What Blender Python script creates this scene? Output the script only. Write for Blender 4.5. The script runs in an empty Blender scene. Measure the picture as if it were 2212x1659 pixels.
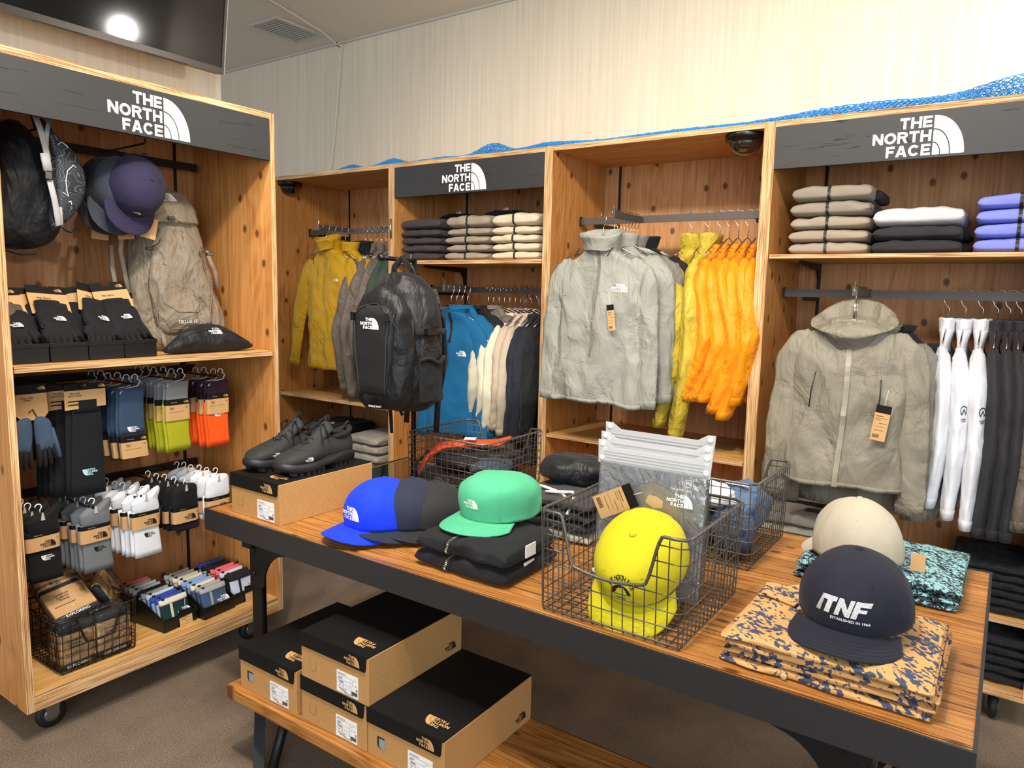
import bpy, math, random
from math import sin, cos, pi, sqrt, atan2, radians
from mathutils import Vector, Matrix, noise
random.seed(7)
SC = bpy.context.scene
COL = SC.collection

# ---------------------------------------------------------------- camera
cam_d = bpy.data.cameras.new('camera'); cam = bpy.data.objects.new('camera', cam_d); COL.objects.link(cam)
cam_d.sensor_width = 36.0; cam_d.lens = 1565.07 / 2212 * 36.0; cam_d.clip_start = .02
_r = Vector((0.82247, 0.56838, 0.02205)); _u = Vector((-0.08934, 0.09080, 0.99185)); _f = Vector((-0.56175, 0.81774, -0.12546))
cam.matrix_world = Matrix(((_r.x, _u.x, -_f.x, 0), (_r.y, _u.y, -_f.y, 0), (_r.z, _u.z, -_f.z, 1.38), (0, 0, 0, 1)))
SC.camera = cam

# ---------------------------------------------------------------- light and exposure
SC.view_settings.view_transform = 'Standard'; SC.view_settings.look = 'None'
SC.view_settings.gamma = 1.0; SC.view_settings.use_curve_mapping = False
SC.view_settings.exposure = 0.35
W = bpy.data.worlds.new('room_light'); SC.world = W; W.use_nodes = True
W.node_tree.nodes['Background'].inputs[0].default_value = (.92, .96, 1, 1)
W.node_tree.nodes['Background'].inputs[1].default_value = .50

def area_light(name, loc, target, size, sy, power, color):
    d = bpy.data.lights.new(name, 'AREA'); d.shape = 'RECTANGLE'; d.size = size; d.size_y = sy; d.energy = power; d.color = color
    o = bpy.data.objects.new(name, d); COL.objects.link(o); o.location = loc
    o.rotation_euler = (Vector(target) - Vector(loc)).to_track_quat('-Z', 'Y').to_euler()
    return o
def spot_light(name, loc, target, power, color, ang=80, blend=.6, r=.06):
    d = bpy.data.lights.new(name, 'SPOT'); d.energy = power; d.color = color; d.spot_size = radians(ang); d.spot_blend = blend; d.shadow_soft_size = r
    o = bpy.data.objects.new(name, d); COL.objects.link(o); o.location = loc
    o.rotation_euler = (Vector(target) - Vector(loc)).to_track_quat('-Z', 'Y').to_euler()
    return o
WARM = (1, .90, .78); NEUT = (1, .95, .88); COOL = (.80, .90, 1)
area_light('daylight_from_shop_front', (1.8, -2.6, 1.9), (-1.2, 2.6, 1.0), 3.4, 2.2, 110, COOL)
area_light('ceiling_panel', (-.9, .9, 2.86), (-.9, 1.3, 0), 1.2, .6, 34, NEUT)
area_light('cool_fill_left', (-5.6, .6, 2.0), (-4.2, 3.2, 2.2), 1.2, 1.6, 19, (.74, .84, 1))  # unseen cool light, added to turn the left part of the back wall bluish
LAMPS = [('track_lamp', (-.2, 1.1, 2.75), (-.6, 2.9, 1.5), 82, WARM), ('track_lamp', (-1.9, 1.0, 2.75), (-1.9, 2.9, 1.3), 62, WARM),
         ('track_lamp', (-1.05, .55, 2.75), (-2.5, 1.25, .9), 95, WARM), ('track_lamp', (-.6, .5, 2.75), (-.9, 1.6, .7), 70, WARM),
         ('track_lamp', (.9, 1.2, 2.75), (.1, 3.2, 2.2), 22, WARM)]
for n, l, t, p, c in LAMPS: spot_light(n, l, t, p, c, 95, .8, .07)

# ---------------------------------------------------------------- materials
def lin(c):
    if isinstance(c, str):
        c = [int(c[i:i + 2], 16) / 255 for i in (0, 2, 4)]
        c = [(x / 12.92 if x <= .04045 else ((x + .055) / 1.055) ** 2.4) for x in c]
    return (c[0], c[1], c[2], 1)
class NT:
    def __init__(s, name):
        s.m = bpy.data.materials.new(name); s.m.use_nodes = True; s.t = s.m.node_tree; s.n = s.t.nodes; s.b = s.n['Principled BSDF']
    def add(s, ty, **k):
        q = s.n.new(ty)
        for a, v in k.items():
            if a.startswith('i_'):
                key = a[2:]; key = int(key) if key.isdigit() else key.replace('_', ' ')
                q.inputs[key].default_value = v
            else: setattr(q, a, v)
        return q
    def l(s, a, ao, b, bi): s.t.links.new(a.outputs[ao], b.inputs[bi])
    def coords(s, scale, obj=True):
        tc = s.add('ShaderNodeTexCoord'); mp = s.add('ShaderNodeMapping'); mp.inputs['Scale'].default_value = scale
        oi = s.add('ShaderNodeObjectInfo'); ad = s.add('ShaderNodeVectorMath', operation='MULTIPLY_ADD'); ad.inputs[1].default_value = (1.7, 1.7, 1.7)
        s.l(oi, 'Location', ad, 0); s.l(tc, 'Object' if obj else 'Generated', ad, 2); s.l(ad, 0, mp, 'Vector'); return mp
    def ramp(s, src, out, stops):
        r = s.add('ShaderNodeValToRGB'); e = r.color_ramp.elements
        while len(e) < len(stops): e.new(.5)
        for i, (p, c) in enumerate(stops): e[i].position = p; e[i].color = lin(c)
        s.l(src, out, r, 0); return r
    def bump(s, src, out, strength, dist=.002, prev=None):
        b = s.add('ShaderNodeBump'); b.inputs['Strength'].default_value = strength; b.inputs['Distance'].default_value = dist
        s.l(src, out, b, 'Height')
        if prev: s.l(prev, 0, b, 'Normal')
        s.l(b, 0, s.b, 'Normal'); return b
    def flat_cells(s, mp, plane):
        sp = s.add('ShaderNodeSeparateXYZ'); s.l(mp, 0, sp, 0); cb = s.add('ShaderNodeCombineXYZ')
        for i, a in enumerate(plane): s.l(sp, 'xyz'.index(a), cb, i)
        vo = s.add('ShaderNodeTexVoronoi', voronoi_dimensions='2D', i_Scale=1.0, i_Randomness=1.0); s.l(cb, 0, vo, 'Vector'); return vo
MC = {}
def plain(name, c, rough=.6, metal=0, spec=.5, coat=0):
    if name in MC: return MC[name]
    t = NT(name); t.b.inputs['Roughness'].default_value = rough; t.b.inputs['Metallic'].default_value = metal
    t.b.inputs['Specular IOR Level'].default_value = spec; t.b.inputs['Coat Weight'].default_value = coat
    mp = t.coords((60, 60, 60)); nz = t.add('ShaderNodeTexNoise', i_Scale=1.0, i_Detail=2.0); t.l(mp, 0, nz, 'Vector')
    c = lin(c); r = t.add('ShaderNodeMix', data_type='RGBA'); r.inputs[6].default_value = [x * .93 for x in c[:3]] + [1]; r.inputs[7].default_value = [min(1, x * 1.06) for x in c[:3]] + [1]
    t.l(nz, 0, r, 0); t.l(r, 2, t.b, 'Base Color'); MC[name] = t.m; return t.m
def fabric(name, c, wr=.35, wave=0, rough=.8, sheen=.04, weave=900, wscale=9):
    """cloth: weave bump plus soft crumples"""
    if name in MC: return MC[name]
    t = NT(name); t.b.inputs['Roughness'].default_value = rough; t.b.inputs['Sheen Weight'].default_value = sheen; t.b.inputs['Specular IOR Level'].default_value = .3
    c = lin(c)
    mp = t.coords((1, 1, .55)); nz = t.add('ShaderNodeTexNoise', i_Scale=wscale, i_Detail=4.0, i_Roughness=.55, i_Distortion=.6); t.l(mp, 0, nz, 'Vector')
    mp2 = t.coords((1, 1, 1)); n2 = t.add('ShaderNodeTexNoise', i_Scale=weave, i_Detail=1.0); t.l(mp2, 0, n2, 'Vector')
    r = t.add('ShaderNodeMix', data_type='RGBA'); r.inputs[6].default_value = [x * .86 for x in c[:3]] + [1]; r.inputs[7].default_value = [min(1, x * 1.12) for x in c[:3]] + [1]
    t.l(n2, 0, r, 0); t.l(r, 2, t.b, 'Base Color')
    b1 = t.bump(n2, 0, .25, .0008)
    if wr >= .45:      # crumpled nylon: creased facets
        dv = t.add('ShaderNodeVectorMath', operation='MULTIPLY_ADD'); dv.inputs[1].default_value = (.12, .12, .12); t.l(nz, 1, dv, 0); t.l(mp, 0, dv, 2)
        vo = t.add('ShaderNodeTexVoronoi', feature='SMOOTH_F1', i_Scale=11.0); vo.inputs['Smoothness'].default_value = .25; t.l(dv, 0, vo, 'Vector')
        b1 = t.bump(vo, 'Distance', min(1, wr * 1.5), .035, b1)
    if wr > 0: t.bump(nz, 0, wr * .75, .03, b1)
    MC[name] = t.m; return t.m
def plywood(name, grain='z', plane='yz', c=('a4682f', 'bd8044', 'cf9556'), knots=True, rough=.5, kscale=8.5):
    if name in MC: return MC[name]
    t = NT(name); t.b.inputs['Roughness'].default_value = rough; t.b.inputs['Specular IOR Level'].default_value = .35
    sc = {'x': (.9, 5, 5), 'y': (5, .9, 5), 'z': (5, 5, .9)}[grain]
    mp = t.coords(sc); n1 = t.add('ShaderNodeTexNoise', i_Scale=1.0, i_Detail=3.0, i_Distortion=1.4); t.l(mp, 0, n1, 'Vector')
    mul = t.add('ShaderNodeMath', operation='MULTIPLY'); mul.inputs[1].default_value = 9.0; t.l(n1, 0, mul, 0)
    fr = t.add('ShaderNodeMath', operation='PINGPONG'); fr.inputs[1].default_value = .5; t.l(mul, 0, fr, 0)
    sc2 = tuple(8 if a < 5 else 30 for a in sc); mp2 = t.coords(tuple(a * 22 if a > 3 else a * 3 for a in sc)); n2 = t.add('ShaderNodeTexNoise', i_Scale=1.0, i_Detail=3.0); t.l(mp2, 0, n2, 'Vector')
    ad = t.add('ShaderNodeMath', operation='MULTIPLY_ADD'); ad.inputs[1].default_value = .55; t.l(fr, 0, ad, 0); t.l(n2, 0, ad, 2)
    r = t.ramp(ad, 0, [(.30, c[0]), (.58, c[1]), (.95, c[2])]); last = r; out = 0
    if knots:
        ks = [kscale] * 3
        for a in 'xyz':
            if a not in plane: ks['xyz'.index(a)] = 0.0
        ks['xyz'.index(grain)] *= .7
        mp3 = t.coords(tuple(ks)); vo = t.flat_cells(mp3, plane)
        sm = t.add('ShaderNodeMapRange', clamp=True); sm.inputs[1].default_value = .06; sm.inputs[2].default_value = .12; sm.inputs[3].default_value = 1; sm.inputs[4].default_value = 0; t.l(vo, 'Distance', sm, 0)
        sep = t.add('ShaderNodeSeparateColor'); t.l(vo, 'Color', sep, 0)
        gt = t.add('ShaderNodeMath', operation='GREATER_THAN'); gt.inputs[1].default_value = .45; t.l(sep, 0, gt, 0)
        mm = t.add('ShaderNodeMath', operation='MULTIPLY'); t.l(sm, 0, mm, 0); t.l(gt, 0, mm, 1)
        m2 = t.add('ShaderNodeMath', operation='MULTIPLY'); m2.inputs[1].default_value = .85; t.l(mm, 0, m2, 0)
        mx = t.add('ShaderNodeMix', data_type='RGBA'); mx.inputs[7].default_value = lin('4e2a14'); t.l(m2, 0, mx, 0); t.l(r, 0, mx, 6); last = mx; out = 2
    t.l(last, out, t.b, 'Base Color'); t.bump(n2, 0, .15, .001)
    MC[name] = t.m; return t.m
def plyedge(name, across):
    if name in MC: return MC[name]
    t = NT(name); t.b.inputs['Roughness'].default_value = .65
    s = {'x': (420, 6, 6), 'y': (6, 420, 6), 'z': (6, 6, 420)}[across]
    mp = t.coords(s); n = t.add('ShaderNodeTexNoise', i_Scale=1.0, i_Detail=2.0, i_Roughness=.6); t.l(mp, 0, n, 'Vector')
    r = t.ramp(n, 0, [(.34, '7c4a26'), (.46, 'b98a58'), (.6, 'd9b684'), (.75, 'ecd3a6')]); t.l(r, 0, t.b, 'Base Color'); t.bump(n, 0, .3, .001)
    MC[name] = t.m; return t.m
def planks(name, axis='x', width=.1, off=0):
    """warm stained boards running along X, seams across the other axis"""
    if name in MC: return MC[name]
    t = NT(name); t.b.inputs['Roughness'].default_value = .38; t.b.inputs['Specular IOR Level'].default_value = .45
    mp = t.coords((1.3, 16, 16)); n1 = t.add('ShaderNodeTexNoise', i_Scale=1.0, i_Detail=3.0, i_Distortion=.8); t.l(mp, 0, n1, 'Vector')
    mul = t.add('ShaderNodeMath', operation='MULTIPLY'); mul.inputs[1].default_value = 10.0; t.l(n1, 0, mul, 0)
    fr = t.add('ShaderNodeMath', operation='PINGPONG'); fr.inputs[1].default_value = .5; t.l(mul, 0, fr, 0)
    mp2 = t.coords((3, 260, 260)); n2 = t.add('ShaderNodeTexNoise', i_Scale=1.0, i_Detail=2.0); t.l(mp2, 0, n2, 'Vector')
    ad = t.add('ShaderNodeMath', operation='MULTIPLY_ADD'); ad.inputs[1].default_value = .6; t.l(fr, 0, ad, 0); t.l(n2, 0, ad, 2)
    r = t.ramp(ad, 0, [(.35, '6b3c17'), (.55, '9c652f'), (.8, 'b67d42'), (1.0, 'c49158')])
    tc = t.add('ShaderNodeTexCoord'); sep = t.add('ShaderNodeSeparateXYZ'); t.l(tc, 'Object', sep, 0)
    dv = t.add('ShaderNodeMath', operation='MULTIPLY_ADD'); dv.inputs[1].default_value = 1 / width; dv.inputs[2].default_value = off; t.l(sep, 1, dv, 0)
    fl = t.add('ShaderNodeMath', operation='FLOOR'); t.l(dv, 0, fl, 0); wn = t.add('ShaderNodeTexWhiteNoise', noise_dimensions='1D'); t.l(fl, 0, wn, 'W')
    frc = t.add('ShaderNodeMath', operation='FRACT'); t.l(dv, 0, frc, 0)
    lt = t.add('ShaderNodeMath', operation='LESS_THAN'); lt.inputs[1].default_value = .018; t.l(frc, 0, lt, 0)
    hs = t.add('ShaderNodeHueSaturation'); mr = t.add('ShaderNodeMapRange'); mr.inputs[3].default_value = .78; mr.inputs[4].default_value = 1.15; t.l(wn, 0, mr, 0); t.l(mr, 0, hs, 'Value'); t.l(r, 0, hs, 'Color')
    mx = t.add('ShaderNodeMix', data_type='RGBA'); mx.inputs[7].default_value = lin('2a1508'); t.l(lt, 0, mx, 0); t.l(hs, 0, mx, 6)
    mp3 = t.coords((3.2, 6.5, 0)); vo = t.flat_cells(mp3, 'xy')
    sm = t.add('ShaderNodeMapRange', clamp=True); sm.inputs[1].default_value = .03; sm.inputs[2].default_value = .07; sm.inputs[3].default_value = .85; sm.inputs[4].default_value = 0; t.l(vo, 'Distance', sm, 0)
    m4 = t.add('ShaderNodeMix', data_type='RGBA'); m4.inputs[7].default_value = lin('4a230c'); t.l(sm, 0, m4, 0); t.l(mx, 2, m4, 6)
    t.l(m4, 2, t.b, 'Base Color'); t.bump(n2, 0, .2, .001); MC[name] = t.m; return t.m
def carpet():
    t = NT('carpet'); t.b.inputs['Roughness'].default_value = 1; t.b.inputs['Specular IOR Level'].default_value = .1
    mp = t.coords((1, 1, 1)); n = t.add('ShaderNodeTexNoise', i_Scale=260.0, i_Detail=2.0, i_Roughness=.8); t.l(mp, 0, n, 'Vector')
    n2 = t.add('ShaderNodeTexNoise', i_Scale=5.0, i_Detail=3.0); t.l(mp, 0, n2, 'Vector')
    ad = t.add('ShaderNodeMath', operation='MULTIPLY_ADD'); ad.inputs[1].default_value = .25; t.l(n2, 0, ad, 0); t.l(n, 0, ad, 2)
    r = t.ramp(ad, 0, [(.42, '51453b'), (.62, '806f60'), (.85, 'a5937f')]); t.l(r, 0, t.b, 'Base Color'); t.bump(n, 0, .8, .006); return t.m
def wallpaper():
    t = NT('pale_wood_wallpaper'); t.b.inputs['Roughness'].default_value = .6; t.b.inputs['Specular IOR Level'].default_value = .3
    mp = t.coords((60, 60, 1.2)); n = t.add('ShaderNodeTexNoise', i_Scale=1.0, i_Detail=4.0, i_Distortion=.5); t.l(mp, 0, n, 'Vector')
    mp2 = t.coords((2.2, 2.2, .25)); n2 = t.add('ShaderNodeTexNoise', i_Scale=1.0, i_Detail=2.0); t.l(mp2, 0, n2, 'Vector')
    ad = t.add('ShaderNodeMath', operation='MULTIPLY_ADD'); ad.inputs[1].default_value = .5; t.l(n2, 0, ad, 0); t.l(n, 0, ad, 2)
    r = t.ramp(ad, 0, [(.40, 'd2c5ad'), (.72, 'ddd2bc'), (1.0, 'e6dcc8')]); t.l(r, 0, t.b, 'Base Color'); return t.m
def blackwood():
    t = NT('black_painted_wood'); t.b.inputs['Roughness'].default_value = .55; t.b.inputs['Base Color'].default_value = lin('2a2a2b')
    mp = t.coords((6, 6, 60)); n = t.add('ShaderNodeTexNoise', i_Scale=1.0, i_Detail=6.0, i_Distortion=1.0); t.l(mp, 0, n, 'Vector')
    r = t.ramp(n, 0, [(.30, '101010'), (.36, 'ffffff')]); t.bump(r, 0, .6, .003); return t.m
def clearplastic(name, tint=(1, 1, 1, 1), rough=.05, alpha=.22, ior=1.5):
    if name in MC: return MC[name]
    t = NT(name); t.n.remove(t.b); out = t.n['Material Output']
    tr = t.add('ShaderNodeBsdfTransparent'); tr.inputs[0].default_value = (.985, .99, .995, 1)
    gl = t.add('ShaderNodeBsdfGlossy'); gl.inputs['Roughness'].default_value = rough
    fr = t.add('ShaderNodeFresnel'); fr.inputs[0].default_value = ior
    mp = t.coords((1, 1, 1)); n = t.add('ShaderNodeTexNoise', i_Scale=16.0, i_Detail=3.0, i_Distortion=1.5); t.l(mp, 0, n, 'Vector')
    b = t.add('ShaderNodeBump'); b.inputs['Strength'].default_value = .8; b.inputs['Distance'].default_value = .012; t.l(n, 0, b, 'Height')
    t.l(b, 0, gl, 'Normal'); t.l(b, 0, fr, 'Normal')
    df = t.add('ShaderNodeBsdfDiffuse'); df.inputs[0].default_value = tint
    m1 = t.add('ShaderNodeMixShader'); m1.inputs[0].default_value = alpha; t.l(tr, 0, m1, 1); t.l(df, 0, m1, 2)
    m2 = t.add('ShaderNodeMixShader'); t.l(fr, 0, m2, 0); t.l(m1, 0, m2, 1); t.l(gl, 0, m2, 2); t.l(m2, 0, out, 0)
    MC[name] = t.m; return t.m
def cardboard():
    t = NT('cardboard'); t.b.inputs['Roughness'].default_value = .85; t.b.inputs['Specular IOR Level'].default_value = .2
    mp = t.coords((1, 1, 1)); n = t.add('ShaderNodeTexNoise', i_Scale=500.0, i_Detail=2.0); t.l(mp, 0, n, 'Vector')
    r = t.ramp(n, 0, [(.3, 'a97d49'), (.7, 'c3965f')]); t.l(r, 0, t.b, 'Base Color'); return t.m
def printed(name, base, ink, scale=26, thr=.52, dist=1.2):
    """all-over print of slanting jagged bolts"""
    if name in MC: return MC[name]
    t = NT(name); t.b.inputs['Roughness'].default_value = .8
    mp = t.coords((1, 1, 1)); mp.inputs['Rotation'].default_value = (.3, .2, .75)
    st = t.add('ShaderNodeMapping'); st.inputs['Scale'].default_value = (.42, 1.5, 1.2); t.l(mp, 0, st, 0)
    v = t.add('ShaderNodeTexVoronoi', feature='F1', distance='CHEBYCHEV', i_Scale=scale * 2.2); t.l(mp, 0, v, 'Vector')
    sb = t.add('ShaderNodeVectorMath', operation='MULTIPLY_ADD'); sb.inputs[1].default_value = (.022, .022, .022); t.l(v, 'Color', sb, 0); t.l(st, 0, sb, 2)
    n = t.add('ShaderNodeTexNoise', i_Scale=scale * 1.0, i_Detail=1.0, i_Distortion=dist); t.l(sb, 0, n, 'Vector')
    r = t.ramp(n, 0, [(thr, base), (thr + .01, ink)]); t.l(r, 0, t.b, 'Base Color')
    n3 = t.add('ShaderNodeTexNoise', i_Scale=14.0, i_Detail=3.0); t.l(mp, 0, n3, 'Vector'); t.bump(n3, 0, .3, .02)
    MC[name] = t.m; return t.m
M_PLY_YZ = plywood('plywood_side', 'z', 'yz'); M_PLY_XZ = plywood('plywood_back', 'z', 'xz', c=('a9703f', 'c08a58', 'cf9c6c'))
M_PLY_XY = plywood('plywood_shelf', 'y', 'xy', c=('a97338', 'cc9a58', 'dfb377'), knots=False)
M_PLY_XYX = plywood('plywood_shelf_long', 'x', 'xy', c=('a97338', 'cc9a58', 'dfb377'), knots=False)
M_EX, M_EY, M_EZ = plyedge('plywood_edge_x', 'x'), plyedge('plywood_edge_y', 'y'), plyedge('plywood_edge_z', 'z')
M_BLACKWOOD = blackwood(); M_CARD = cardboard(); M_WALL = wallpaper(); M_CARPET = carpet()
M_WHITE = plain('white_print', 'f2f2f0', .5); M_BLACKINK = plain('black_print', '111111', .5); M_TANINK = plain('tan_print', 'cf9f66', .5)
M_STEEL = plain('grey_painted_steel', '5a5350', .45, .3); M_IRON = plain('black_iron', '1d1d1e', .42, .5); M_APRON = plain('dark_apron_steel', '2f2e2f', .5, .3)
M_WIRE = plain('dull_wire', '6a6661', .42, .7); M_WIREDK = plain('dark_wire', '35302d', .4, .7); M_CHROME = plain('chrome', 'c9c2ba', .18, 1)
M_BLKPL = plain('black_plastic', '0a0a0b', .28); M_PAPERBLK = plain('black_card', '0c0c0d', .7, 0, .25); M_TAN = plain('tan_card', 'c79c68', .8)
M_LABEL = plain('label_paper', 'eeeeee', .6); M_GREYHOOK = plain('grey_plastic', 'b4b5b6', .35); M_RUBBER = plain('rubber', '121213', .6)
M_DKSTD = plain('slotted_steel', '2a2624', .5, .5)

# ---------------------------------------------------------------- mesh building
class MB:
    def __init__(s): s.v = []; s.f = []; s.mi = []
    def box(s, x0, x1, y0, y1, z0, z1, mi=0, faces=None):
        """faces: optional material index for (x, y, z) facing sides"""
        b = len(s.v); s.v += [(x, y, z) for z in (z0, z1) for y in (y0, y1) for x in (x0, x1)]
        q = [((0, 2, 3, 1), 2), ((4, 5, 7, 6), 2), ((0, 1, 5, 4), 1), ((2, 6, 7, 3), 1), ((0, 4, 6, 2), 0), ((1, 3, 7, 5), 0)]
        for f, a in q: s.f.append([b + i for i in f]); s.mi.append(mi if faces is None else faces[a])
        return s
    def tube(s, pts, r, n=8, mi=0, closed=False, cap=True, flat=1.0, up=None):
        pts = [Vector(p) for p in pts]; m = len(pts); b = len(s.v); prev = None
        for i, p in enumerate(pts):
            if closed: t = pts[(i + 1) % m] - pts[i - 1]
            else: t = pts[min(i + 1, m - 1)] - pts[max(i - 1, 0)]
            if t.length < 1e-9: t = Vector((0, 0, 1))
            t.normalize()
            if prev is None:
                a = Vector(up) if up else (Vector((0, 0, 1)) if abs(t.z) < .9 else Vector((1, 0, 0)))
                nn = (a - t * a.dot(t)).normalized()
            else: nn = (prev - t * prev.dot(t)); nn = nn.normalized() if nn.length > 1e-6 else prev
            prev = nn; bb = t.cross(nn); rr = r[i] if isinstance(r, (list, tuple)) else r
            for k in range(n):
                a = 2 * pi * k / n; s.v.append(tuple(p + nn * (cos(a) * rr * flat) + bb * (sin(a) * rr)))
        for i in range(m if closed else m - 1):
            for k in range(n):
                j = (i + 1) % m; s.f.append([b + i * n + k, b + i * n + (k + 1) % n, b + j * n + (k + 1) % n, b + j * n + k]); s.mi.append(mi)
        if cap and not closed:
            s.f.append([b + k for k in range(n)][::-1]); s.mi.append(mi); s.f.append([b + (m - 1) * n + k for k in range(n)]); s.mi.append(mi)
        return s
    def loft(s, rings, mi=0, closed=True, cap0=False, cap1=False):
        b = len(s.v); n = len(rings[0])
        for r in rings: s.v += [tuple(p) for p in r]
        for i in range(len(rings) - 1):
            for k in range(n if closed else n - 1):
                j = (k + 1) % n; s.f.append([b + i * n + k, b + i * n + j, b + (i + 1) * n + j, b + (i + 1) * n + k]); s.mi.append(mi)
        if cap0: s.f.append([b + k for k in range(n)][::-1]); s.mi.append(mi)
        if cap1: s.f.append([b + (len(rings) - 1) * n + k for k in range(n)]); s.mi.append(mi)
        return s
    def lathe(s, prof, n=20, c=(0, 0, 0), axis='z', mi=0):
        rings = []
        for r, h in prof:
            ring = []
            for k in range(n):
                a = 2 * pi * k / n; u, w = r * cos(a), r * sin(a)
                ring.append({'z': (c[0] + u, c[1] + w, c[2] + h), 'y': (c[0] + w, c[1] + h, c[2] + u), 'x': (c[0] + h, c[1] + u, c[2] + w)}[axis])
            rings.append(ring)
        return s.loft(rings, mi, True, True, True)
    def prism(s, poly, d0, d1, plane='xz', mi=0):
        """extrude a 2-D outline; plane names the two outline axes, the third gets d0..d1"""
        def P(a, b, d): return {'xz': (a, d, b), 'xy': (a, b, d), 'yz': (d, a, b)}[plane]
        b = len(s.v); n = len(poly); s.v += [P(a, c, d0) for a, c in poly] + [P(a, c, d1) for a, c in poly]
        s.f.append([b + i for i in range(n)]); s.mi.append(mi); s.f.append([b + n + i for i in range(n)][::-1]); s.mi.append(mi)
        for i in range(n): j = (i + 1) % n; s.f.append([b + i, b + n + i, b + n + j, b + j]); s.mi.append(mi)
        return s
    def grid(s, fn, nu, nv, mi=0):
        b = len(s.v)
        for j in range(nv + 1):
            for i in range(nu + 1): s.v.append(tuple(fn(i / nu, j / nv)))
        for j in range(nv):
            for i in range(nu): a = b + j * (nu + 1) + i; s.f.append([a, a + 1, a + nu + 2, a + nu + 1]); s.mi.append(mi)
        return s
    def xf(s, M, start=0):
        for i in range(start, len(s.v)): s.v[i] = tuple(M @ Vector(s.v[i]))
        return s
    def mesh(s, name, mats, smooth=False, fix=True):
        m = bpy.data.meshes.new(name); m.from_pydata(s.v, [], s.f)
        if not isinstance(mats, (list, tuple)): mats = [mats]
        for x in mats: m.materials.append(x)
        for p, i in zip(m.polygons, s.mi): p.material_index = i; p.use_smooth = smooth
        if fix:
            import bmesh
            bm = bmesh.new(); bm.from_mesh(m); bmesh.ops.recalc_face_normals(bm, faces=bm.faces); bm.to_mesh(m); bm.free()
        m.update(); return m
    def build(s, name, mats, parent=None, smooth=False, label=None, solid=0, sub=0, bevel=0, fix=True):
        o = bpy.data.objects.new(name, s.mesh(name, mats, smooth, fix)); COL.objects.link(o); o.parent = parent
        if label: o['label'] = label
        if solid: md = o.modifiers.new('thickness', 'SOLIDIFY'); md.thickness = solid; md.offset = 0
        if sub: md = o.modifiers.new('smooth', 'SUBSURF'); md.levels = sub; md.render_levels = sub
        if bevel: md = o.modifiers.new('edge', 'BEVEL'); md.width = bevel; md.segments = 2; md.limit_method = 'ANGLE'
        return o
def thing(name, label, cat, loc=(0, 0, 0), rotz=0, group=None, rot=None):
    o = bpy.data.objects.new(name, None); COL.objects.link(o); o.empty_display_size = .02
    o.location = loc; o.rotation_euler = rot if rot else (0, 0, rotz); o['label'] = label; o['category'] = cat
    if group: o['group'] = group
    return o
def tag(o, label, cat, group=None):
    o['label'] = label; o['category'] = cat
    if group: o['group'] = group
    return o
def struct(o): o['kind'] = 'structure'; return o
def dup(root, loc, rotz=None, label=None, group=None, rot=None, scale=None):
    r = root.copy(); COL.objects.link(r); r.location = loc
    if rotz is not None: r.rotation_euler = (0, 0, rotz)
    if rot: r.rotation_euler = rot
    if scale: r.scale = scale
    if label: r['label'] = label
    if group: r['group'] = group
    for ch in list(root.children):
        c = ch.copy(); COL.objects.link(c); c.parent = r
        for g in ch.children: d = g.copy(); COL.objects.link(d); d.parent = c
    return r
def arc(cx, cz, r, a0, a1, n): return [(cx + r * cos(radians(a0 + (a1 - a0) * i / n)), cz + r * sin(radians(a0 + (a1 - a0) * i / n))) for i in range(n + 1)]
def nz(x, y=0, z=0): return noise.noise(Vector((x, y, z)))
def superring(cx, cy, z, hw, hd, n=28, e=2.6, f=None):
    out = []
    for k in range(n):
        a = 2 * pi * k / n; ca, sa = cos(a), sin(a)
        x = abs(ca) ** (2 / e) * hw * (1 if ca >= 0 else -1); y = abs(sa) ** (2 / e) * hd * (1 if sa >= 0 else -1)
        if f: x, y = f(x, y, a)
        out.append((cx + x, cy + y, z))
    return out

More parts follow.
